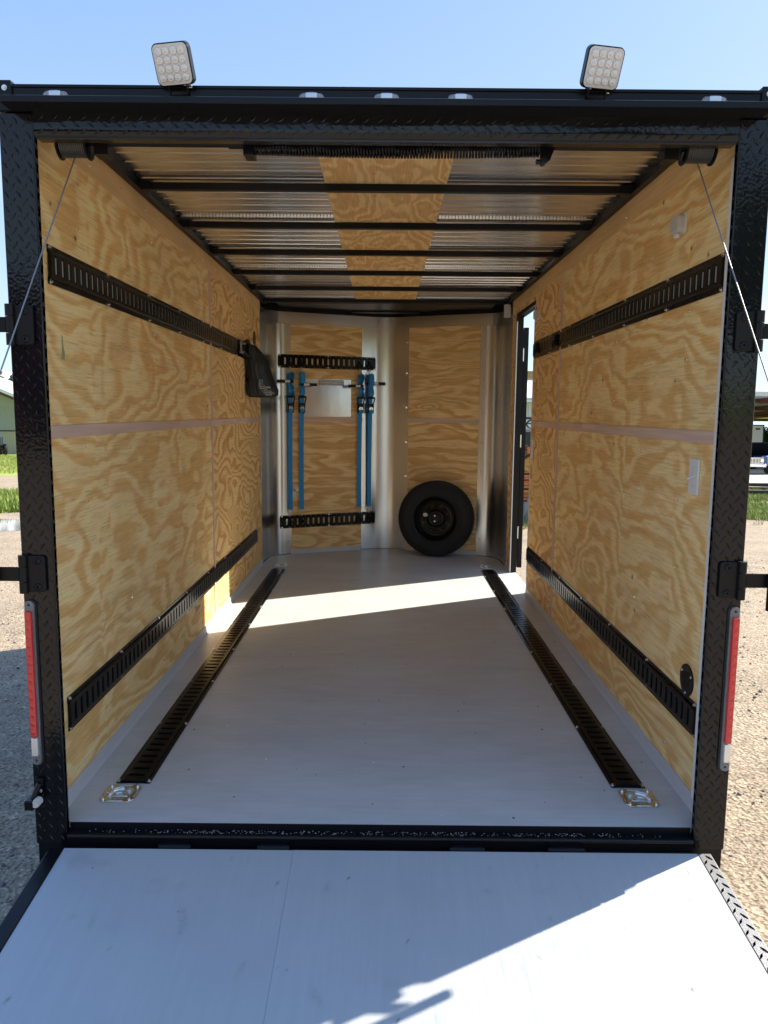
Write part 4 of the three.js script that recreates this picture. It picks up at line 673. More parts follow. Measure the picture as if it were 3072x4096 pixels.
// --- spare wheel ---------------------------------------------------
{
  const w = thing('spare_wheel', 'black spare wheel and tyre leaning on the right nose wall', 'spare wheel');
  const R = 0.332, T = (a) => new THREE.LatheGeometry(a.map(q => new THREE.Vector2(...q)), 72).rotateX(PI / 2);
  // axis along z, face towards +z
  part(w, 'tyre', T([[0.192, 0.070], [0.200, 0.086], [0.215, 0.094], [0.240, 0.101], [0.262, 0.103], [0.2645, 0.105], [0.268, 0.103], [0.288, 0.098], [0.305, 0.088], [0.318, 0.082], [0.3275, 0.070], [0.330, 0.045], [0.3255, 0.043], [0.3255, 0.037], [0.3315, 0.035], [0.332, 0.006], [0.326, 0.004], [0.326, -0.004], [0.332, -0.006], [0.3315, -0.035], [0.3255, -0.037], [0.3255, -0.043], [0.330, -0.045], [0.3275, -0.070], [0.318, -0.082], [0.288, -0.098], [0.24, -0.101], [0.200, -0.086], [0.192, -0.070]]), M.rubber);
  const blocks = []; for (let k = 0; k < 64; k++) for (const z of [-0.058, 0.058]) blocks.push(new THREE.BoxGeometry(0.0225, 0.008, 0.034).rotateX(z > 0 ? 0.20 : -0.20).translate(0, 0.3285, z).rotateZ(k / 64 * 2 * PI + (z > 0 ? 0.03 : 0)));
  for (let k = 0; k < 64; k++) for (const z of [-0.0205, 0.0205]) blocks.push(new THREE.BoxGeometry(0.027, 0.006, 0.026).translate(0, 0.3315, z).rotateZ(k / 64 * 2 * PI + 0.02));
  part(w, 'tread', blocks, M.rubber).userData.kind = 'stuff';
  const cv = document.createElement('canvas'); cv.width = 1024; cv.height = 64; 
  // rim: stepped barrel, dish with holes, cap
  const rim = part(w, 'rim', [T([[0.190, 0.066], [0.195, 0.082], [0.200, 0.088], [0.196, 0.092], [0.188, 0.086], [0.183, 0.066], [0.168, 0.056], [0.160, 0.020], [0.156, 0.008]]), T([[0.190, -0.066], [0.196, -0.088], [0.188, -0.086], [0.170, -0.05], [0.158, -0.01], [0.156, 0.008]])], M.gloss || (M.gloss = new THREE.MeshPhysicalMaterial({ color: new THREE.Color().setRGB(0.006, 0.006, 0.006), roughness: 0.10, specularIntensity: 0.7 })));
  const dish = new THREE.Shape(); dish.absarc(0, 0, 0.1575, 0, 2 * PI); { const h = new THREE.Path(); h.absarc(0, 0, 0.052, 0, 2 * PI, true); dish.holes.push(h); for (let k = 0; k < 8; k++) { const a = (k + 0.5) / 8 * 2 * PI, p = new THREE.Path(); p.absarc(0.112 * Math.cos(a), 0.112 * Math.sin(a), 0.0145, 0, 2 * PI, true); dish.holes.push(p); } }
  const dg = new THREE.ExtrudeGeometry(dish, { depth: 0.003, bevelEnabled: true, bevelSize: 0.0015, bevelThickness: 0.0015, bevelOffset: -0.0015, bevelSegments: 2, curveSegments: 24 }); 
  part(rim, 'disc', [dg.translate(0, 0, 0.002), T([[0.140, 0.0068], [0.128, 0.012], [0.124, 0.0068]]), T([[0.080, 0.0066], [0.070, 0.020], [0.062, 0.026], [0.050, 0.026], [0.046, 0.012], [0.045, 0.0]])], M.gloss);
  part(rim, 'hub_cap', [cyl(0.049, 0.052, 0.014, 30).rotateX(PI / 2).translate(0, 0, 0.012), cyl(0.040, 0.044, 0.012, 30).rotateX(PI / 2).translate(0, 0, 0.024), bx(-0.0035, 0.0035, -0.026, 0.026, 0.030, 0.034)], M.satin);
  for (const y of [0.0245, -0.0245]) part(rim, 'lug_nut', [cyl(0.0075, 0.0075, 0.008, 6).rotateX(PI / 2).translate(-0.008, y, 0.033), cyl(0.004, 0.004, 0.014, 10).rotateX(PI / 2).translate(-0.008, y, 0.034)], M.zinc);
  part(rim, 'sticker', extr((() => { const e = new THREE.Shape(); e.absellipse(0, 0, 0.0215, 0.0155, 0, 2 * PI); return e; })(), 0.0006).translate(-0.098, 0.028, 0.0072), M.tag);
  part(rim, 'sticker_print', bx(-0.108, -0.086, 0.0235, 0.026, 0.0079, 0.0083).rotateZ(0), M.rubber);
  for (let k = 0; k < 9; k++) part(w, 'raised_letter', rbx(-0.0065, 0.0065, 0.252, 0.282, 0.098, 0.1035, 0.002).rotateZ(-0.95 - k * 0.10), M.rubberShine || (M.rubberShine = new THREE.MeshStandardMaterial({ color: new THREE.Color().setRGB(0.016, 0.016, 0.016), roughness: 0.6 })));
  // lean against the right nose wall
  const q = new THREE.Matrix4().makeRotationY(-0.24).multiply(new THREE.Matrix4().makeRotationX(-0.05));
  w.applyMatrix4(q); w.position.set(0.465, 0.336, -4.56); settle(w);
}
// --- black bag hung on the left rail -----------------------------------
{
  const cv = document.createElement('canvas'); cv.width = 512; cv.height = 768; const c = cv.getContext('2d');
  c.fillStyle = '#0e0e0f'; c.fillRect(0, 0, 512, 768);
  c.strokeStyle = '#c9b02e'; c.lineWidth = 6; c.beginPath(); c.moveTo(60, 260); c.lineTo(20, 330); c.lineTo(60, 400); c.stroke(); c.beginPath(); c.moveTo(40, 470); c.quadraticCurveTo(70, 620, 190, 700); c.stroke();
  c.save(); c.rotate(0.06); c.font = 'bold 120px serif'; c.lineWidth = 9; c.strokeStyle = '#cfd2d2'; c.fillStyle = '#1b1b1c'; c.strokeText('AL', 60, 500); c.fillText('AL', 60, 500); c.fillStyle = '#cfd2d2'; c.fillRect(70, 515, 190, 8);
  c.font = 'bold 44px sans-serif'; c.fillText('.com', 235, 505); c.font = 'bold 30px sans-serif'; c.fillText('SATISFACTION', 130, 560); c.fillText('AND PERFORMANCE', 140, 598); c.fillText('GUARANTEED', 160, 636); c.fillText('116-646-4421', 190, 674); c.restore();
  const t = new THREE.CanvasTexture(cv); t.colorSpace = THREE.SRGBColorSpace;
  const bag = thing('hanging_bag', 'black plastic carrier bag with white print hanging on the upper left rail', 'bag');
  // cross sections, plan points [x, z], from the gathered top down
  const sec = [[1.742, [[-1.000, -3.40], [-0.985, -3.395], [-0.960, -3.43], [-0.950, -3.52], [-0.975, -3.60], [-1.0, -3.60]]],
    [1.700, [[-1.000, -3.405], [-0.975, -3.40], [-0.945, -3.44], [-0.915, -3.55], [-0.955, -3.66], [-1.0, -3.66]]],
    [1.640, [[-1.000, -3.41], [-0.972, -3.41], [-0.950, -3.45], [-0.872, -3.58], [-0.93, -3.70], [-1.0, -3.70]]],
    [1.560, [[-0.998, -3.415], [-0.965, -3.415], [-0.944, -3.455], [-0.848, -3.60], [-0.91, -3.72], [-1.0, -3.72]]],
    [1.480, [[-0.990, -3.42], [-0.955, -3.42], [-0.934, -3.46], [-0.822, -3.61], [-0.90, -3.73], [-1.0, -3.72]]],
    [1.420, [[-1.005, -3.42], [-0.965, -3.42], [-0.922, -3.46], [-0.796, -3.62], [-0.88, -3.73], [-1.0, -3.72]]],
    [1.385, [[-1.004, -3.43], [-0.970, -3.43], [-0.910, -3.47], [-0.800, -3.625], [-0.87, -3.72], [-1.0, -3.71]]],
    [1.368, [[-0.985, -3.45], [-0.960, -3.45], [-0.900, -3.50], [-0.845, -3.62], [-0.88, -3.69], [-0.97, -3.69]]]];
  const R = 28, C = 60, pos = [], uv = [], idx = [];
  const at = (k, f) => { const P = sec[k][1], n = P.length, a = f * n, i = Math.floor(a) % n, j = (i + 1) % n, u = a - Math.floor(a); return [mixv(P[i][0], P[j][0], u), mixv(P[i][1], P[j][1], u)]; };
  for (let r = 0; r <= R; r++) { const f = r / R * (sec.length - 1), k = Math.min(sec.length - 2, Math.floor(f)), u = f - k; for (let q = 0; q <= C; q++) { const a = at(k, q / C), b = at(k + 1, q / C), y = mixv(sec[k][0], sec[k + 1][0], u); let x = mixv(a[0], b[0], u), z = mixv(a[1], b[1], u); const cre = 0.007 * N3(q / C * 26, y * 5, 3) + 0.004 * N3(q / C * 50, y * 16, 9); x += cre * (x > -0.99 ? 1 : 0); z += cre * 0.8; pos.push(x, y, z); uv.push((q / C * 6 - 2) / 1.0, 1 - r / R); } }
  for (let r = 0; r < R; r++) for (let q = 0; q < C; q++) { const a = r * (C + 1) + q, b = a + 1, d = a + C + 1, e = d + 1; idx.push(a, d, b, b, d, e); }
  const g = new THREE.BufferGeometry(); g.setAttribute('position', new THREE.Float32BufferAttribute(pos, 3)); g.setAttribute('uv', new THREE.Float32BufferAttribute(uv, 2)); g.setIndex(idx); g.computeVertexNormals();
  t.wrapS = t.wrapT = THREE.ClampToEdgeWrapping;
  part(bag, 'bag_body', g, new THREE.MeshPhysicalMaterial({ map: t, roughness: 0.42, side: THREE.DoubleSide }));
  { const top = []; for (let q = 0; q <= C; q++) top.push(new THREE.Vector2(pos[3 * q], pos[3 * q + 2])); const b = R * (C + 1) * 3, bot = []; for (let q = 0; q <= C; q++) bot.push(new THREE.Vector2(pos[b + 3 * q], pos[b + 3 * q + 2]));
    part(bag, 'bag_bottom', new THREE.ShapeGeometry(new THREE.Shape(bot)).rotateX(PI / 2).translate(0, 1.368, 0), M.satin); }
  part(bag, 'bag_loop', [tube([[-0.985, 1.735, -3.44], [-0.975, 1.755, -3.33], [-0.985, 1.73, -3.24], [-0.988, 1.68, -3.22], [-0.985, 1.655, -3.30], [-0.975, 1.65, -3.42]], 0.016, 30, 8), rbx(-1.0, -0.965, 1.64, 1.75, -3.45, -3.36, 0.01)], M.satin);
  part(bag, 'clip', [rbx(-0.997, -0.984, 1.668, 1.742, -3.175, -3.150, 0.003), rbx(-0.997, -0.975, 1.660, 1.676, -3.205, -3.13, 0.003), rbx(-0.997, -0.972, 1.722, 1.738, -3.235, -3.19, 0.004)], M.cable);
  settle(bag);
}

// ================================================================ THE YARD
const E = (name, label, category, group) => thing(name, label, category, group);
const gravelTile = tex(1024, 1024, (u, v, c) => {
  const x = u * 4, y = v * 4; let t = 1 + 0.20 * fbm(x * 1.3, y * 1.3, 3, 4) + 0.26 * fbm(x * 14, y * 14, 5, 3) + 0.22 * N3(x * 70, y * 70, 9) + 0.14 * N3(x * 150, y * 150, 2);
  const st = N3(x * 38, y * 38, 31), st2 = N3(x * 62, y * 62, 77); if (st > 0.42) t += 0.22; if (st2 < -0.34) t -= 0.30; if (N3(x * 110, y * 110, 55) < -0.36) t -= 0.22;
  c[0] = 158 * t; c[1] = 142 * t; c[2] = 121 * t;
}, true);
const gravelBump = tex(1024, 1024, (u, v, c) => { const x = u * 4, y = v * 4; c[0] = c[1] = c[2] = 128 + 70 * fbm(x * 2.5, y * 2.5, 3, 3) + 60 * N3(x * 38, y * 38, 31) + 50 * N3(x * 70, y * 70, 9) + 30 * N3(x * 150, y * 150, 2); });
M.gravel = new THREE.MeshStandardMaterial({ map: rep(gravelTile, 4, 4), roughness: 0.95, bumpMap: rep(gravelBump, 4, 4), bumpScale: 0.020 });
function structure(name, g, m, kind = 'structure') { const o = new THREE.Mesh(g, m); o.name = numbered(name); o.userData.kind = kind; o.castShadow = o.receiveShadow = true; scene.add(o); return o; }
{
  const g = new THREE.PlaneGeometry(70, 70, 200, 200).rotateX(-PI / 2), p = g.attributes.position;
  for (let i = 0; i < p.count; i++) { const x = p.getX(i), z = p.getZ(i), k = sm(35, 28, Math.max(Math.abs(x), Math.abs(z))) * sm(3.2, 6, Math.hypot(x + 8.2, (z + 12.6) * 1.6)); p.setY(i, GROUND + k * (0.05 * N3(x * 0.35, z * 0.35, 2) + 0.02 * N3(x * 1.3, z * 1.3, 8)) - 0.012 * k); }
  g.computeVertexNormals(); structure('ground', uvFrom(g, 0, 2), M.gravel);
  const far = new THREE.RingGeometry(34.6, 900, 4, 8, PI / 4).rotateX(-PI / 2).translate(0, GROUND - 0.02, 0);
  const sq = new THREE.Shape([[-900, -900], [900, -900], [900, 900], [-900, 900]].map(q => new THREE.Vector2(...q))); sq.holes.push(new THREE.Path([[-34.9, -34.9], [-34.9, 34.9], [34.9, 34.9], [34.9, -34.9]].map(q => new THREE.Vector2(...q))));
  const lawnTex = tex(512, 512, (u, v, c) => { const x = u * 20, y = v * 20; const t = 1 + 0.3 * fbm(x * 0.7, y * 0.7, 4, 4) + 0.35 * fbm(x * 9, y * 9, 6, 3); c[0] = 140 * t; c[1] = 152 * t; c[2] = 66 * t; }, true);
  M.lawn = new THREE.MeshStandardMaterial({ map: rep(lawnTex, 20, 20), roughness: 0.95 });
  structure('field', uvFrom(new THREE.ShapeGeometry(sq).rotateX(-PI / 2).translate(0, GROUND - 0.012, 0), 0, 2), M.lawn);
}
// loose stones near the trailer
{
  const geo = new THREE.IcosahedronGeometry(1, 1), p = geo.attributes.position; for (let i = 0; i < p.count; i++) { const v = new V3().fromBufferAttribute(p, i), k = 1 + 0.28 * N3(v.x * 1.7, v.y * 1.7, v.z * 1.7 + 3); p.setXYZ(i, v.x * k, v.y * k * 0.65, v.z * k * 0.85); } geo.computeVertexNormals();
  const n = 42000, im = new THREE.InstancedMesh(geo, new THREE.MeshStandardMaterial({ color: 0xffffff, roughness: 0.92 }), n), m = new THREE.Matrix4(), q = new THREE.Quaternion(), e = new THREE.Euler(), col = new THREE.Color();
  for (let k = 0; k < n; k++) {
    const s = rnd() < 0.5 ? -1 : 1, x = s * (1.15 + Math.pow(rnd(), 1.6) * 6), z = -9 + rnd() * 12.5, r = 0.0028 + Math.pow(rnd(), 7) * 0.010;
    const y = GROUND + (0.05 * N3(x * 0.35, z * 0.35, 2) + 0.02 * N3(x * 1.3, z * 1.3, 8)) - 0.012;
    e.set(rr(-0.4, 0.4), rr(0, 6), rr(-0.4, 0.4)); m.compose(new V3(x, y + r * 0.15, z), q.setFromEuler(e), new V3(r, r, r)); im.setMatrixAt(k, m);
    const t = rnd() < 0.25 ? rr(0.12, 0.2) : rr(0.2, 0.42); im.setColorAt(k, col.setRGB(t, t * rr(0.86, 0.96), t * rr(0.72, 0.92)));
  }
  im.name = 'gravel_stones'; im.userData.kind = 'stuff'; im.castShadow = im.receiveShadow = true; scene.add(im);
}
// puddle
{ const s = new THREE.Shape(); for (let k = 0; k <= 60; k++) { const a = k / 60 * 2 * PI, r = 1 + 0.22 * N3(Math.cos(a) * 1.5, Math.sin(a) * 1.5, 4) + 0.10 * N3(Math.cos(a) * 4, Math.sin(a) * 4, 8), x = -8.2 + 2.6 * r * Math.cos(a), z = -12.6 + 1.15 * r * Math.sin(a); k ? s.lineTo(x, -z) : s.moveTo(x, -z); }
  structure('puddle', new THREE.ShapeGeometry(s).rotateX(-PI / 2).translate(0, GROUND + 0.004, 0), new THREE.MeshStandardMaterial({ color: new THREE.Color().setRGB(0.10, 0.085, 0.06), roughness: 0.06 })); }
// grass: tufts of blades
const tuftGeo = (() => { const gs = []; for (let k = 0; k < 7; k++) { const h = rr(0.55, 1), a = rr(0, 6.28), l = rr(0.1, 0.55), w = 0.045, g = new THREE.BufferGeometry(), bx0 = rr(-0.25, 0.25), bz0 = rr(-0.25, 0.25), ca = Math.cos(a), sa = Math.sin(a);
  const P = (s, y, o) => [bx0 + ca * o - sa * s, y, bz0 + sa * o + ca * s];
  const A = P(-w, 0, 0), B = P(w, 0, 0), C = P(-w * 0.7, h * 0.55, l * 0.3), D = P(w * 0.7, h * 0.55, l * 0.3), T = P(0, h, l);
  g.setAttribute('position', new THREE.Float32BufferAttribute([...A, ...B, ...D, ...A, ...D, ...C, ...C, ...D, ...T], 3)); g.computeVertexNormals(); gs.push(g); } return merge(gs); })();
M.grass = new THREE.MeshStandardMaterial({ color: 0xffffff, roughness: 0.8, side: THREE.DoubleSide });
function grass(name, n, place, h0, h1, dry = 0.25) {
  const im = new THREE.InstancedMesh(tuftGeo, M.grass, n), m = new THREE.Matrix4(), q = new THREE.Quaternion(), e = new THREE.Euler(), col = new THREE.Color();
  for (let k = 0; k < n; k++) { const [x, z] = place(k), h = rr(h0, h1); e.set(0, rr(0, 6.28), 0); m.compose(new V3(x, GROUND - 0.01, z), q.setFromEuler(e), new V3(h * 0.9, h, h * 0.9)); im.setMatrixAt(k, m); const d = rnd() < dry ? 1 : 0, t = rr(0.8, 1.25); im.setColorAt(k, d ? col.setRGB(0.36 * t, 0.33 * t, 0.09 * t) : col.setRGB(0.20 * t, 0.30 * t, 0.045 * t)); }
  im.name = numbered(name); im.userData.kind = 'stuff'; im.castShadow = im.receiveShadow = true; scene.add(im);
}
const patch = (cx, cz, rx, rz) => () => { for (;;) { const a = rr(-1, 1), b = rr(-1, 1), q = a * a + b * b; if (q < 1 && N3((cx + a * rx) * 0.5, (cz + b * rz) * 0.5, 5) > -0.15 - (1 - q) * 0.35) return [cx + a * rx, cz + b * rz]; } };
grass('grass', 40000, () => [rr(-75, -14), rr(-97, -38)], 0.08, 0.24, 0.4);
grass('grass', 9000, patch(-12.0, -17.6, 6, 3.6), 0.10, 0.34);
grass('grass', 16000, patch(14.0, -19.5, 8.5, 7.5), 0.08, 0.28, 0.35);
grass('grass', 500, patch(3.3, -14.3, 1.6, 0.45), 0.14, 0.42, 0.15);
grass('grass', 700, patch(3.3, -13.4, 1.9, 1.2), 0.04, 0.12, 0.6);
grass('grass', 9000, () => [rr(20, 70), rr(-100, -71)], 0.1, 0.3, 0.4);

// trees: tapered trunk, limbs, and a crown of many leaf faces gathered in clumps
function tree(label, x, z, h, r, group) {
  const t = E('tree', label, 'tree', group); t.position.set(x, GROUND, z);
  const bark = new THREE.MeshStandardMaterial({ color: new THREE.Color().setRGB(0.10, 0.075, 0.055), roughness: 0.95 });
  const gs = [new THREE.CylinderGeometry(h * 0.018, h * 0.035, h * 0.55, 9).translate(0, h * 0.275, 0)], cl = [];
  for (let k = 0; k < 11; k++) { const a = rr(0, 6.28), y = h * rr(0.34, 0.55), L = r * rr(0.5, 0.95), e = [Math.cos(a) * L, y + h * rr(0.12, 0.36), Math.sin(a) * L]; gs.push(rod([0, y * 0.9, 0], e, h * 0.009, 6)); cl.push([...e, r * rr(0.28, 0.42)]); for (let j = 0; j < 3; j++) cl.push([e[0] * rr(0.3, 1.1), e[1] + h * rr(-0.08, 0.16), e[2] * rr(0.3, 1.1), r * rr(0.18, 0.36)]); }
  part(t, 'trunk', gs, bark);
  const pos = [], colr = [], v = new V3();
  for (const c of cl) for (let k = 0; k < 330; k++) { do v.set(rr(-1, 1), rr(-1, 1), rr(-1, 1)); while (v.lengthSq() > 1); v.multiplyScalar(0.55 + 0.45 * rnd()); const o = [c[0] + v.x * c[3], c[1] + v.y * c[3] * 0.8, c[2] + v.z * c[3]], s = r * rr(0.035, 0.075); const tt = rr(0.7, 1.3); for (let q = 0; q < 3; q++) { pos.push(o[0] + rr(-s, s), o[1] + rr(-s, s), o[2] + rr(-s, s)); colr.push(0.055 * tt, 0.105 * tt, 0.03 * tt); } }
  const g = new THREE.BufferGeometry(); g.setAttribute('position', new THREE.Float32BufferAttribute(pos, 3)); g.setAttribute('color', new THREE.Float32BufferAttribute(colr, 3)); g.computeVertexNormals();
  part(t, 'crown', g, new THREE.MeshStandardMaterial({ color: 0xffffff, vertexColors: true, roughness: 0.8, side: THREE.DoubleSide }));
  return t;
}
tree('dark green tree standing behind the pale metal barn', -61, -122, 12.8, 5.6, null);
tree('dark green tree rising over the low end of the barn roof', -57.5, -120, 11.6, 5.4, null);
tree('small green tree behind the white truck box', 45.2, -88, 4.0, 2.4, null);
tree('green bush-like tree farther along behind the blue pickup', 49, -86, 3.7, 2.6, null);

// pale metal barn with its gable end towards the yard
const ribTex = (pitch, a, b, c3) => tex(256, 64, (u, v, c) => { const k = Math.abs(((u * 8) % 1) - 0.5) * 2, t = 0.93 + 0.07 * sm(0.0, 0.25, k); c[0] = a * t; c[1] = b * t; c[2] = c3 * t; }, true);
function wallRibs(x0, x1, y0, y1, z, pitch, th = 0.03) { const gs = []; for (let x = x0; x < x1; x += pitch) gs.push(bx(x, x + pitch * 0.22, y0, y1, z, z + th)); return gs; }
M.barnWall = new THREE.MeshStandardMaterial({ color: new THREE.Color().setRGB(0.34, 0.36, 0.30), roughness: 0.6 });
M.barnLow = new THREE.MeshStandardMaterial({ color: new THREE.Color().setRGB(0.46, 0.41, 0.26), roughness: 0.6 });
M.whiteSteel = new THREE.MeshStandardMaterial({ color: new THREE.Color().setRGB(0.72, 0.73, 0.74), roughness: 0.45 });
M.rustSteel = new THREE.MeshStandardMaterial({ color: new THREE.Color().setRGB(0.13, 0.055, 0.038), roughness: 0.75 });
{
  const b = E('metal_barn', 'pale metal barn with a white roof edge beyond the grass on the left', 'barn'); b.position.set(0, GROUND, 0);
  const xr = -49.2, xa = -66.5, z = -106.5, eave = 6.9, apex = eave + (xr - xa) * 0.40, xl = xa - (xr - xa);
  const gable = (y0, y1s) => { const s = new THREE.Shape([[xl, y0], [xr, y0], [xr, eave], [xa, apex], [xl, eave]].map(q => new THREE.Vector2(...q))); return new THREE.ExtrudeGeometry(s, { depth: 0.2, bevelEnabled: false }); };
  part(b, 'gable_wall', [gable(3.35).translate(0, 0, z - 3)], M.barnWall);
  part(b, 'wainscot', [bx(xl, xr, 0, 3.3, z - 3, z - 2.78)], M.barnLow);
  part(b, 'wall_rib', [...wallRibs(xl, xr, 3.36, eave, z - 2.8, 0.3, 0.04), ...wallRibs(xl, xr, 0.02, 3.29, z - 2.78, 0.3, 0.04)], M.barnWall).userData.kind = 'stuff';
  part(b, 'girt', bx(xl, xr, 3.27, 3.42, z - 2.77, z - 2.70), M.satin);
  const a = Math.atan(0.40);
  for (const s of [1, -1]) { const L = (xr - xa) / Math.cos(a) + 0.9, g = new THREE.BoxGeometry(L, 0.18, 40).translate(L / 2, 0, -20).rotateZ(-s * a); if (s < 0) g.rotateZ(PI); g.translate(xa, apex + 0.25, z + 0.6); part(b, 'roof', new THREE.BoxGeometry(L, 0.16, 44).translate(L / 2, 0.10, -22).rotateZ(s > 0 ? -a : PI + a).translate(xa, apex + 0.25, z + 0.6), M.whiteSteel);
    part(b, 'rake_trim', new THREE.BoxGeometry(L, 0.42, 0.12).translate(L / 2, s > 0 ? 0.02 : -0.02, 0).rotateZ(s > 0 ? -a : PI + a).translate(xa, apex + 0.2, z + 0.67), M.whiteSteel);
    part(b, 'purlin', [0, 1].map(k => new THREE.BoxGeometry(L, 0.5, 0.3).translate(L / 2, s > 0 ? -0.35 : 0.35, -1.0 - k * 1.2).rotateZ(s > 0 ? -a : PI + a).translate(xa, apex + 0.1, z + 0.6)), M.rustSteel); }
  part(b, 'side_wall', bx(xr - 0.2, xr, 0, eave - 0.1, z - 42, z - 3.02), M.barnWall);
}
// wheels for vehicles
function wheelParts(parent, x, y, z, r, w, hubMat, name = 'wheel') {
  const m = part(parent, name, new THREE.LatheGeometry([[r * 0.55, -w / 2], [r * 0.9, -w / 2], [r, -w * 0.32], [r, w * 0.32], [r * 0.9, w / 2], [r * 0.55, w / 2]].map(q => new THREE.Vector2(...q)), 30).rotateZ(PI / 2).translate(x, y, z), M.rubber);
  part(m, 'rim', [new THREE.CylinderGeometry(r * 0.56, r * 0.56, w * 0.7, 24).rotateZ(PI / 2).translate(x, y, z), new THREE.CylinderGeometry(r * 0.2, r * 0.2, w * 1.02, 16).rotateZ(PI / 2).translate(x, y, z)], hubMat);
  return m;
}
const paint = (r, g, b, rough = 0.3) => new THREE.MeshPhysicalMaterial({ color: new THREE.Color().setRGB(r, g, b), roughness: rough, clearcoat: 0.6, clearcoatRoughness: 0.1 });
const glassMat = new THREE.MeshPhysicalMaterial({ color: new THREE.Color().setRGB(0.9, 0.95, 0.95), roughness: 0.03, transmission: 1, thickness: 0 });
const extrX = (pts, w, bev = 0.03) => new THREE.ExtrudeGeometry(new THREE.Shape(pts.map(q => new THREE.Vector2(...q))), { depth: w - 2 * bev, bevelEnabled: true, bevelSize: bev, bevelThickness: bev, bevelOffset: -bev, bevelSegments: 2 }).translate(0, 0, -(w - 2 * bev) / 2).rotateY(PI / 2); // profile in (−z, y)
{ // blue farm tractor
  const t = E('farm_tractor', 'blue farm tractor with black wheels parked before the barn', 'tractor'); const blue = paint(0.02, 0.09, 0.30), tan = paint(0.45, 0.42, 0.36), dk = M.satin;
  for (const s of [-1, 1]) { wheelParts(t, s * 0.98, 0.72, -0.2, 0.74, 0.42, tan); wheelParts(t, s * 0.85, 0.48, 2.2, 0.50, 0.32, tan); }
  part(t, 'hood', rbx(-0.38, 0.38, 0.85, 1.42, 0.55, 2.7, 0.08), dk); part(t, 'chassis', [bx(-0.25, 0.25, 0.5, 0.86, -0.5, 2.6), rod([-0.9, 0.72, -0.2], [0.9, 0.72, -0.2], 0.1), rod([-0.8, 0.48, 2.2], [0.8, 0.48, 2.2], 0.08)], dk);
  part(t, 'fender', [rbx(-1.2, -0.62, 1.42, 1.52, -0.8, 0.45, 0.03), rbx(0.62, 1.2, 1.42, 1.52, -0.8, 0.45, 0.03)], blue);
  part(t, 'cab', [bx(-0.62, -0.55, 0.9, 2.25, -0.72, -0.65), bx(0.55, 0.62, 0.9, 2.25, -0.72, -0.65), bx(-0.62, -0.55, 0.9, 2.25, 0.48, 0.55), bx(0.55, 0.62, 0.9, 2.25, 0.48, 0.55), bx(-0.6, 0.6, 0.85, 1.3, -0.7, 0.5)], dk); part(t, 'roof', rbx(-0.7, 0.7, 2.25, 2.42, -0.85, 0.68, 0.05), blue);
  part(t, 'window', [bx(-0.585, -0.575, 1.3, 2.25, -0.64, 0.47), bx(0.575, 0.585, 1.3, 2.25, -0.64, 0.47), bx(-0.54, 0.54, 1.3, 2.25, 0.51, 0.52)], glassMat);
  part(t, 'exhaust', rod([0.3, 1.4, 1.2], [0.3, 2.3, 1.2], 0.05), dk); part(t, 'seat', rbx(-0.25, 0.25, 1.3, 1.85, -0.5, -0.3, 0.05), dk);
  t.rotation.y = 0.62 + PI; t.position.set(-50.9, GROUND, -98.6);
}
{ // open pole shed on the right
  const s = E('pole_shed', 'open pole shed with brown steel rafters beyond the right post', 'shed'); const x0 = 22.5, x1 = 62, z0 = -50, z1 = -92, y = 4.95;
  const pale = new THREE.MeshStandardMaterial({ color: new THREE.Color().setRGB(0.62, 0.60, 0.55), roughness: 0.6 }), ply = new THREE.MeshStandardMaterial({ color: new THREE.Color().setRGB(0.80, 0.78, 0.70), roughness: 0.6 });
  part(s, 'roof', bx(x0, x1, y, y + 0.08, z1, z0), ply); part(s, 'fascia', bx(x0 - 0.1, x1 + 0.1, y - 0.18, y + 0.12, z0, z0 + 0.1), pale);
  for (const z of [-55.5, -66, -78, -91.7]) part(s, 'rafter', bx(x0, x1, y - 0.34, y - 0.01, z - 0.12, z + 0.12), M.rustSteel);
  for (let k = 0; k < 9; k++) part(s, 'purlin', bx(x0 + 0.6 + k * 4.7, x0 + 0.85 + k * 4.7, y - 0.22, y - 0.012, z1, z0 - 0.01), M.rustSteel);
  for (const z of [-52.5, -72, -91.5]) for (const x of [x0 + 0.4, 42, x1 - 0.4]) part(s, 'post', bx(x - 0.12, x + 0.12, GROUND, y - 0.46, z - 0.12, z + 0.12), M.rustSteel);
}
{ // white box truck seen from behind
  const t = E('box_truck', 'cream box body of a parked truck beside the blue pickup', 'truck'); const cream = new THREE.MeshStandardMaterial({ color: new THREE.Color().setRGB(0.70, 0.67, 0.58), roughness: 0.5 });
  part(t, 'box', rbx(-1.25, 1.25, 1.05, 3.55, -3.2, 3.2, 0.04), cream); part(t, 'trim', [bx(-1.27, -1.2, 1.0, 3.58, 3.16, 3.23), bx(1.2, 1.27, 1.0, 3.58, 3.16, 3.23), bx(-1.2, 1.2, 3.5, 3.58, 3.19, 3.23)], M.satin);
  part(t, 'marker_light', [bx(0.62, 0.95, 3.18, 3.3, 3.22, 3.25)], M.satin); part(t, 'tail_lamp', [bx(-1.1, -0.7, 1.12, 1.28, 3.22, 3.26), bx(0.7, 1.1, 1.12, 1.28, 3.22, 3.26)], M.redLens);
  part(t, 'cab', rbx(-1.05, 1.05, 0.9, 2.5, -5.0, -3.3, 0.2), cream); part(t, 'bumper', bx(-1.15, 1.15, 0.5, 0.7, 3.1, 3.28), M.satin); part(t, 'chassis', bx(-0.5, 0.5, 0.7, 1.04, -4.6, 3.1), M.satin);
  for (const s of [-1, 1]) { wheelParts(t, s * 0.95, 0.46, 1.9, 0.46, 0.5, M.whiteSteel); wheelParts(t, s * 0.98, 0.46, -4.2, 0.46, 0.28, M.whiteSteel); }
  t.position.set(29.25, GROUND, -62.5); t.rotation.y = -0.12;
}
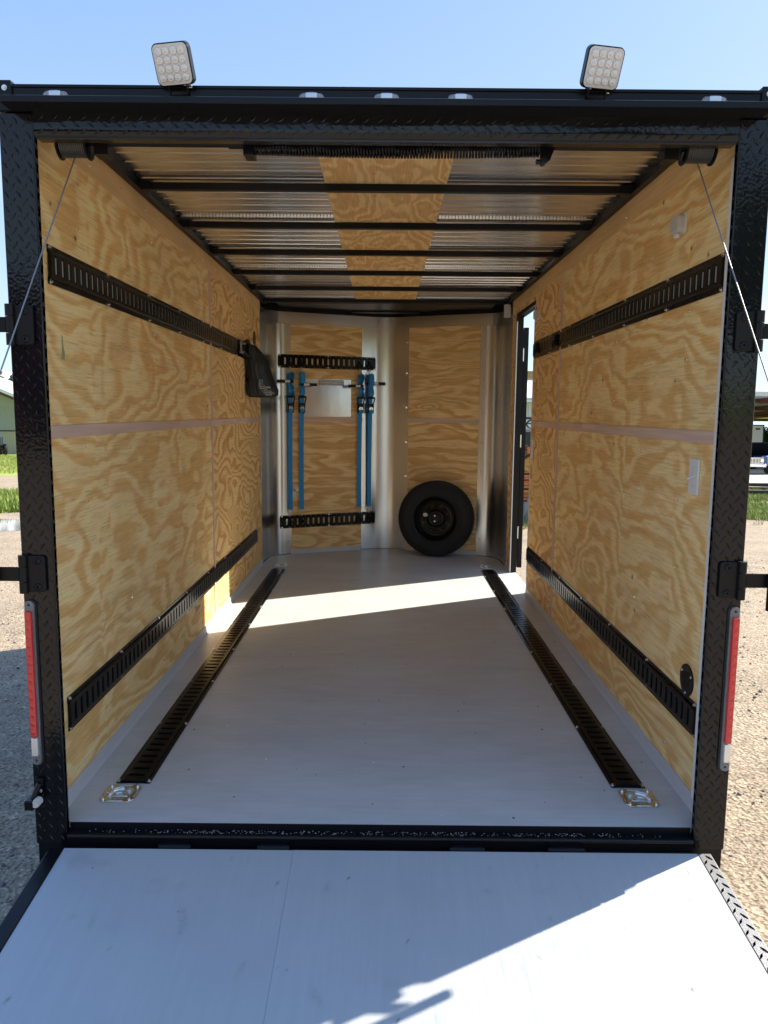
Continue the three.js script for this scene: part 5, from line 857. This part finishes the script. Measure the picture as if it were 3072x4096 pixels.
{ // blue pickup with its bonnet up
  const t = E('pickup_truck', 'old blue pickup with its bonnet raised, parked beyond the right post', 'pickup truck'); const blue = paint(0.025, 0.07, 0.21), chrome = M.reflector;
  part(t, 'body', [rbx(-0.98, 0.98, 0.58, 1.10, -2.8, 2.35, 0.09), rbx(-0.96, -0.62, 1.0, 1.22, 0.75, 2.33, 0.06), rbx(0.62, 0.96, 1.0, 1.22, 0.75, 2.33, 0.06), rbx(-0.94, 0.94, 0.95, 1.25, -2.8, -0.9, 0.05)], blue);
  part(t, 'cab', [extrX([[-0.8, 1.05], [-0.4, 1.75], [0.75, 1.75], [0.85, 1.05]].map(q => [q[0], q[1]]), 1.72, 0.05)], blue); part(t, 'windscreen', bx(-0.74, 0.74, 1.22, 1.66, 0.58, 0.64), M.gloss);
  part(t, 'engine_bay', bx(-0.62, 0.62, 0.8, 1.08, 0.8, 2.28), M.satin);
  const hood = part(t, 'bonnet', [rbx(-0.86, 0.86, -0.03, 0.03, 0, 1.5, 0.02)], M.satin, 'raised dark bonnet'); hood.position.set(0, 1.2, 0.78); hood.rotation.x = -0.6;
  part(t, 'grille', [rbx(-0.78, 0.78, 0.76, 1.06, 2.34, 2.37, 0.01)], M.satin); part(t, 'grille_bar', [...[0.80, 0.87, 0.94, 1.01].map(y => bx(-0.6, 0.6, y, y + 0.018, 2.371, 2.385)), ...[-0.5, -0.3, -0.1, 0.1, 0.3, 0.5].map(x => bx(x, x + 0.02, 0.77, 1.05, 2.371, 2.384)), bx(-0.82, 0.82, 1.06, 1.09, 2.35, 2.39), bx(-0.82, 0.82, 0.73, 0.76, 2.35, 2.39)], chrome);
  for (const x of [-0.72, 0.72]) part(t, 'headlight', rbx(x - 0.10, x + 0.10, 0.80, 1.02, 2.372, 2.395, 0.015), chrome);
  part(t, 'bumper', rbx(-1.0, 1.0, 0.50, 0.70, 2.36, 2.52, 0.04), chrome);
  for (const s of [-1, 1]) { wheelParts(t, s * 0.86, 0.39, 1.5, 0.40, 0.28, chrome); wheelParts(t, s * 0.86, 0.39, -1.8, 0.40, 0.28, chrome); part(t, 'wheel_arch', new THREE.TorusGeometry(0.44, 0.03, 6, 20, PI).rotateY(PI / 2).translate(s * 0.985, 0.42, 1.5), chrome); }
  t.position.set(25.05, GROUND, -48); t.rotation.y = -0.9;
}
// old timbers on the grass edge
for (const [x, z, L, a, r, lab] of [[12.6, -23.2, 2.4, 0.10, 0.16, 'thick weathered timber lying nearest in the grass'], [12.9, -26.4, 3.2, -0.06, 0.13, 'blackened timber lying behind the nearest one'], [16.6, -31.2, 5.0, 0.02, 0.09, 'long low timber edging the concrete farthest back']]) {
  const t = E('timber', lab, 'timber', 'old timbers lying along the grass on the right'); part(t, 'beam', rbx(-L / 2, L / 2, -0.02, r * 1.6, -r, r, 0.03), new THREE.MeshStandardMaterial({ color: new THREE.Color().setRGB(0.035, 0.03, 0.027), roughness: 0.9, bumpMap: fibreBump, bumpScale: 0.02 })); part(t, 'spike', rod([L * 0.2, r * 1.4, 0], [L * 0.2, r * 1.4 + 0.22, 0], 0.015), M.satin); t.position.set(x, GROUND, z); t.rotation.y = a;
}
structure('concrete_apron', uvFrom(bx(12, 70, GROUND - 0.05, GROUND + 0.03, -70, -31.8), 0, 2), new THREE.MeshStandardMaterial({ color: new THREE.Color().setRGB(0.42, 0.39, 0.34), roughness: 0.9, bumpMap: rep(gravelBump, 9, 9), bumpScale: 0.01 }));
// what shows through the side door
{
  const w = E('warehouse', 'pale corrugated warehouse seen through the side door', 'building'); const c = new THREE.MeshStandardMaterial({ color: new THREE.Color().setRGB(0.60, 0.60, 0.57), roughness: 0.6 });
  part(w, 'wall', bx(5.2, 17, GROUND, 4.05, -56, -44), c); part(w, 'wall_rib', wallRibs(5.2, 17, GROUND, 4.0, -43.99, 0.42, 0.06), c).userData.kind = 'stuff'; part(w, 'roof', new THREE.ExtrudeGeometry(new THREE.Shape([[-43.4, 4.12], [-50, 5.6], [-56.6, 4.12], [-56.6, 4.0], [-43.4, 4.0]].map(q => new THREE.Vector2(-q[0], q[1]))), { depth: 12.4, bevelEnabled: false }).rotateY(PI / 2).translate(5, 0, 0), M.whiteSteel); part(w, 'gutter', bx(5, 17.4, 3.86, 4.02, -43.6, -43.4), M.whiteSteel);
  const b = E('beam_frame', 'tan steel beam on posts crossing above the warehouse roof', 'frame'); const tan = new THREE.MeshStandardMaterial({ color: new THREE.Color().setRGB(0.48, 0.36, 0.17), roughness: 0.6 });
  part(b, 'beam', [bx(2.2, 10, 3.78, 3.98, -27.1, -26.9), bx(2.2, 10, 3.72, 3.78, -27.2, -26.8), bx(2.2, 10, 3.98, 4.03, -27.2, -26.8)], tan); for (const x of [2.4, 9.8]) part(b, 'post', bx(x - 0.1, x + 0.1, GROUND, 3.72, -27.1, -26.9), tan);
  const rust = tex(256, 256, (u, v, c) => { const f = fbm(u * 6, v * 6, 8, 5), g = sm(-0.05, 0.12, f); c[0] = mixv(196, 92, g); c[1] = mixv(122, 48, g); c[2] = mixv(74, 36, g); }, true), rustY = tex(256, 256, (u, v, c) => { const f = fbm(u * 7, v * 7, 3, 5), g = sm(0.05, 0.25, f); c[0] = mixv(190, 110, g); c[1] = mixv(146, 62, g); c[2] = mixv(60, 40, g); }, true);
  const mr = new THREE.MeshStandardMaterial({ map: rust, roughness: 0.85 }), my = new THREE.MeshStandardMaterial({ map: rustY, roughness: 0.7 }), dk = new THREE.MeshStandardMaterial({ color: new THREE.Color().setRGB(0.02, 0.022, 0.02), roughness: 0.5 });
  const m = E('old_machine', 'rusty yellow old machine with a steering wheel outside the side door', 'machine'); m.position.set(3.25, 0, -14.3);
  part(m, 'steering_wheel', [new THREE.TorusGeometry(0.24, 0.018, 8, 32).rotateX(PI / 2 - 0.45).translate(-0.02, 1.68, 0.25), rod([-0.02, 1.68, 0.25], [-0.05, 1.40, 0.05], 0.02), rod([-0.25, 1.68, 0.25], [0.21, 1.68, 0.25], 0.012), rod([-0.02, 1.77, 0.05], [-0.02, 1.58, 0.45], 0.012)], dk);
  part(m, 'dash', [extrX([[0.1, 1.22], [0.1, 1.48], [-0.02, 1.56], [-0.28, 1.50], [-0.3, 1.22]], 1.1, 0.03)], dk); part(m, 'dash_plate', bx(-0.06, 0.02, 1.33, 1.37, 0.05, 0.335), M.tag);
  part(m, 'engine', [rbx(-0.5, 0.5, 1.02, 1.21, -0.5, 0.2, 0.02), cyl(0.1, 0.1, 0.5, 12).rotateZ(PI / 2).translate(0, 1.13, 0.26)], mr);
  part(m, 'body', rbx(-0.9, 0.9, 0.62, 1.01, -0.8, 0.22, 0.03), my); part(m, 'wheel_guard', new THREE.TorusGeometry(0.62, 0.03, 8, 30, PI).translate(0.05, 0.44, 0.26), dk);
  part(m, 'frame', [rbx(-1.2, 1.2, 0.48, 0.60, -0.8, 0.30, 0.02), rbx(-1.2, 1.2, 0.28, 0.47, -0.75, 0.24, 0.02)], mr); part(m, 'channel', rbx(-1.2, 1.2, 0.22, 0.27, -0.8, 0.32, 0.01), my); part(m, 'lower_beam', rbx(-1.2, 1.2, 0.02, 0.215, -0.7, 0.22, 0.02), mr);
  const rail = E('pipe_rail', 'dark pipe rail between the old machine and the warehouse', 'rail'); part(rail, 'pipe', rod([2, 1.98, -19], [7, 1.98, -19], 0.035), dk); for (const x of [2.1, 6.9]) part(rail, 'post', rod([x, GROUND, -19], [x, 1.98, -19], 0.035), dk);
  const conc = tex(256, 256, (u, v, c) => { const f = fbm(u * 6, v * 6, 18, 5), g = sm(0.08, 0.2, f), h = sm(0.2, 0.3, fbm(u * 14, v * 3, 28, 3)); c[0] = mixv(mixv(196, 150, g), 120, h); c[1] = mixv(mixv(198, 148, g), 78, h); c[2] = mixv(mixv(200, 146, g), 52, h); }, true), mc = new THREE.MeshStandardMaterial({ map: conc, roughness: 0.9 });
  for (const [x, y, w2, h2, lab] of [[3.12, 0.0, 0.36, 0.0, '']]) { }
  const blk = (x, y, z, w2, h2, d2, lab) => { const o = E('concrete_block', lab, 'concrete block', 'weathered concrete blocks under the old machine'); part(o, 'block', rbx(-w2 / 2, w2 / 2, 0, h2, -d2 / 2, d2 / 2, 0.03), mc); o.position.set(x, y, z); };
  blk(3.2, -0.12, -14.4, 1.9, 0.138, 0.7, 'long grey concrete block right under the rusty beam'); blk(3.34, GROUND, -14.42, 0.42, 0.295, 0.6, 'stained concrete block standing in the grass, seen through the door'); blk(2.55, GROUND, -14.42, 0.5, 0.295, 0.6, 'concrete block standing in the grass nearer the trailer nose');
  const wood = E('timber_prop', 'grey split timber prop leaning before the concrete blocks', 'timber prop'); part(wood, 'prop', [rod([2.98, GROUND, -13.95], [3.02, 0.02, -14.0], 0.055, 8), rod([3.05, GROUND, -13.97], [3.06, 0.10, -14.0], 0.03, 7)], new THREE.MeshStandardMaterial({ color: new THREE.Color().setRGB(0.36, 0.33, 0.29), roughness: 0.9, bumpMap: fibreBump, bumpScale: 0.02 }));
}
// behind the viewer: a dark red shed and trees, mirrored in the glossy posts
{
  const r = E('red_shed', 'dark red steel shed standing behind the viewer', 'shed'); const red = new THREE.MeshStandardMaterial({ color: new THREE.Color().setRGB(0.16, 0.035, 0.03), roughness: 0.7 }); r.position.set(0, GROUND, 0);
  part(r, 'wall', [bx(-16, -5, 0, 3.6, 17, 24)], red); part(r, 'roof', bx(-16.3, -4.7, 3.6, 3.85, 16.6, 24.4), M.satin); part(r, 'door', bx(-9, -6, 0, 3, 16.93, 16.99), M.satin); part(r, 'wall_rib', wallRibs(-16, -9.1, 0, 3.55, 16.94, 0.4, 0.05), red).userData.kind = 'stuff';
  tree('tall green tree behind the viewer on the right', 9, 26, 9, 5, null); tree('spreading green tree behind the viewer, farther right', 17, 30, 10, 6, null);
}
renderer.render(scene, camera);
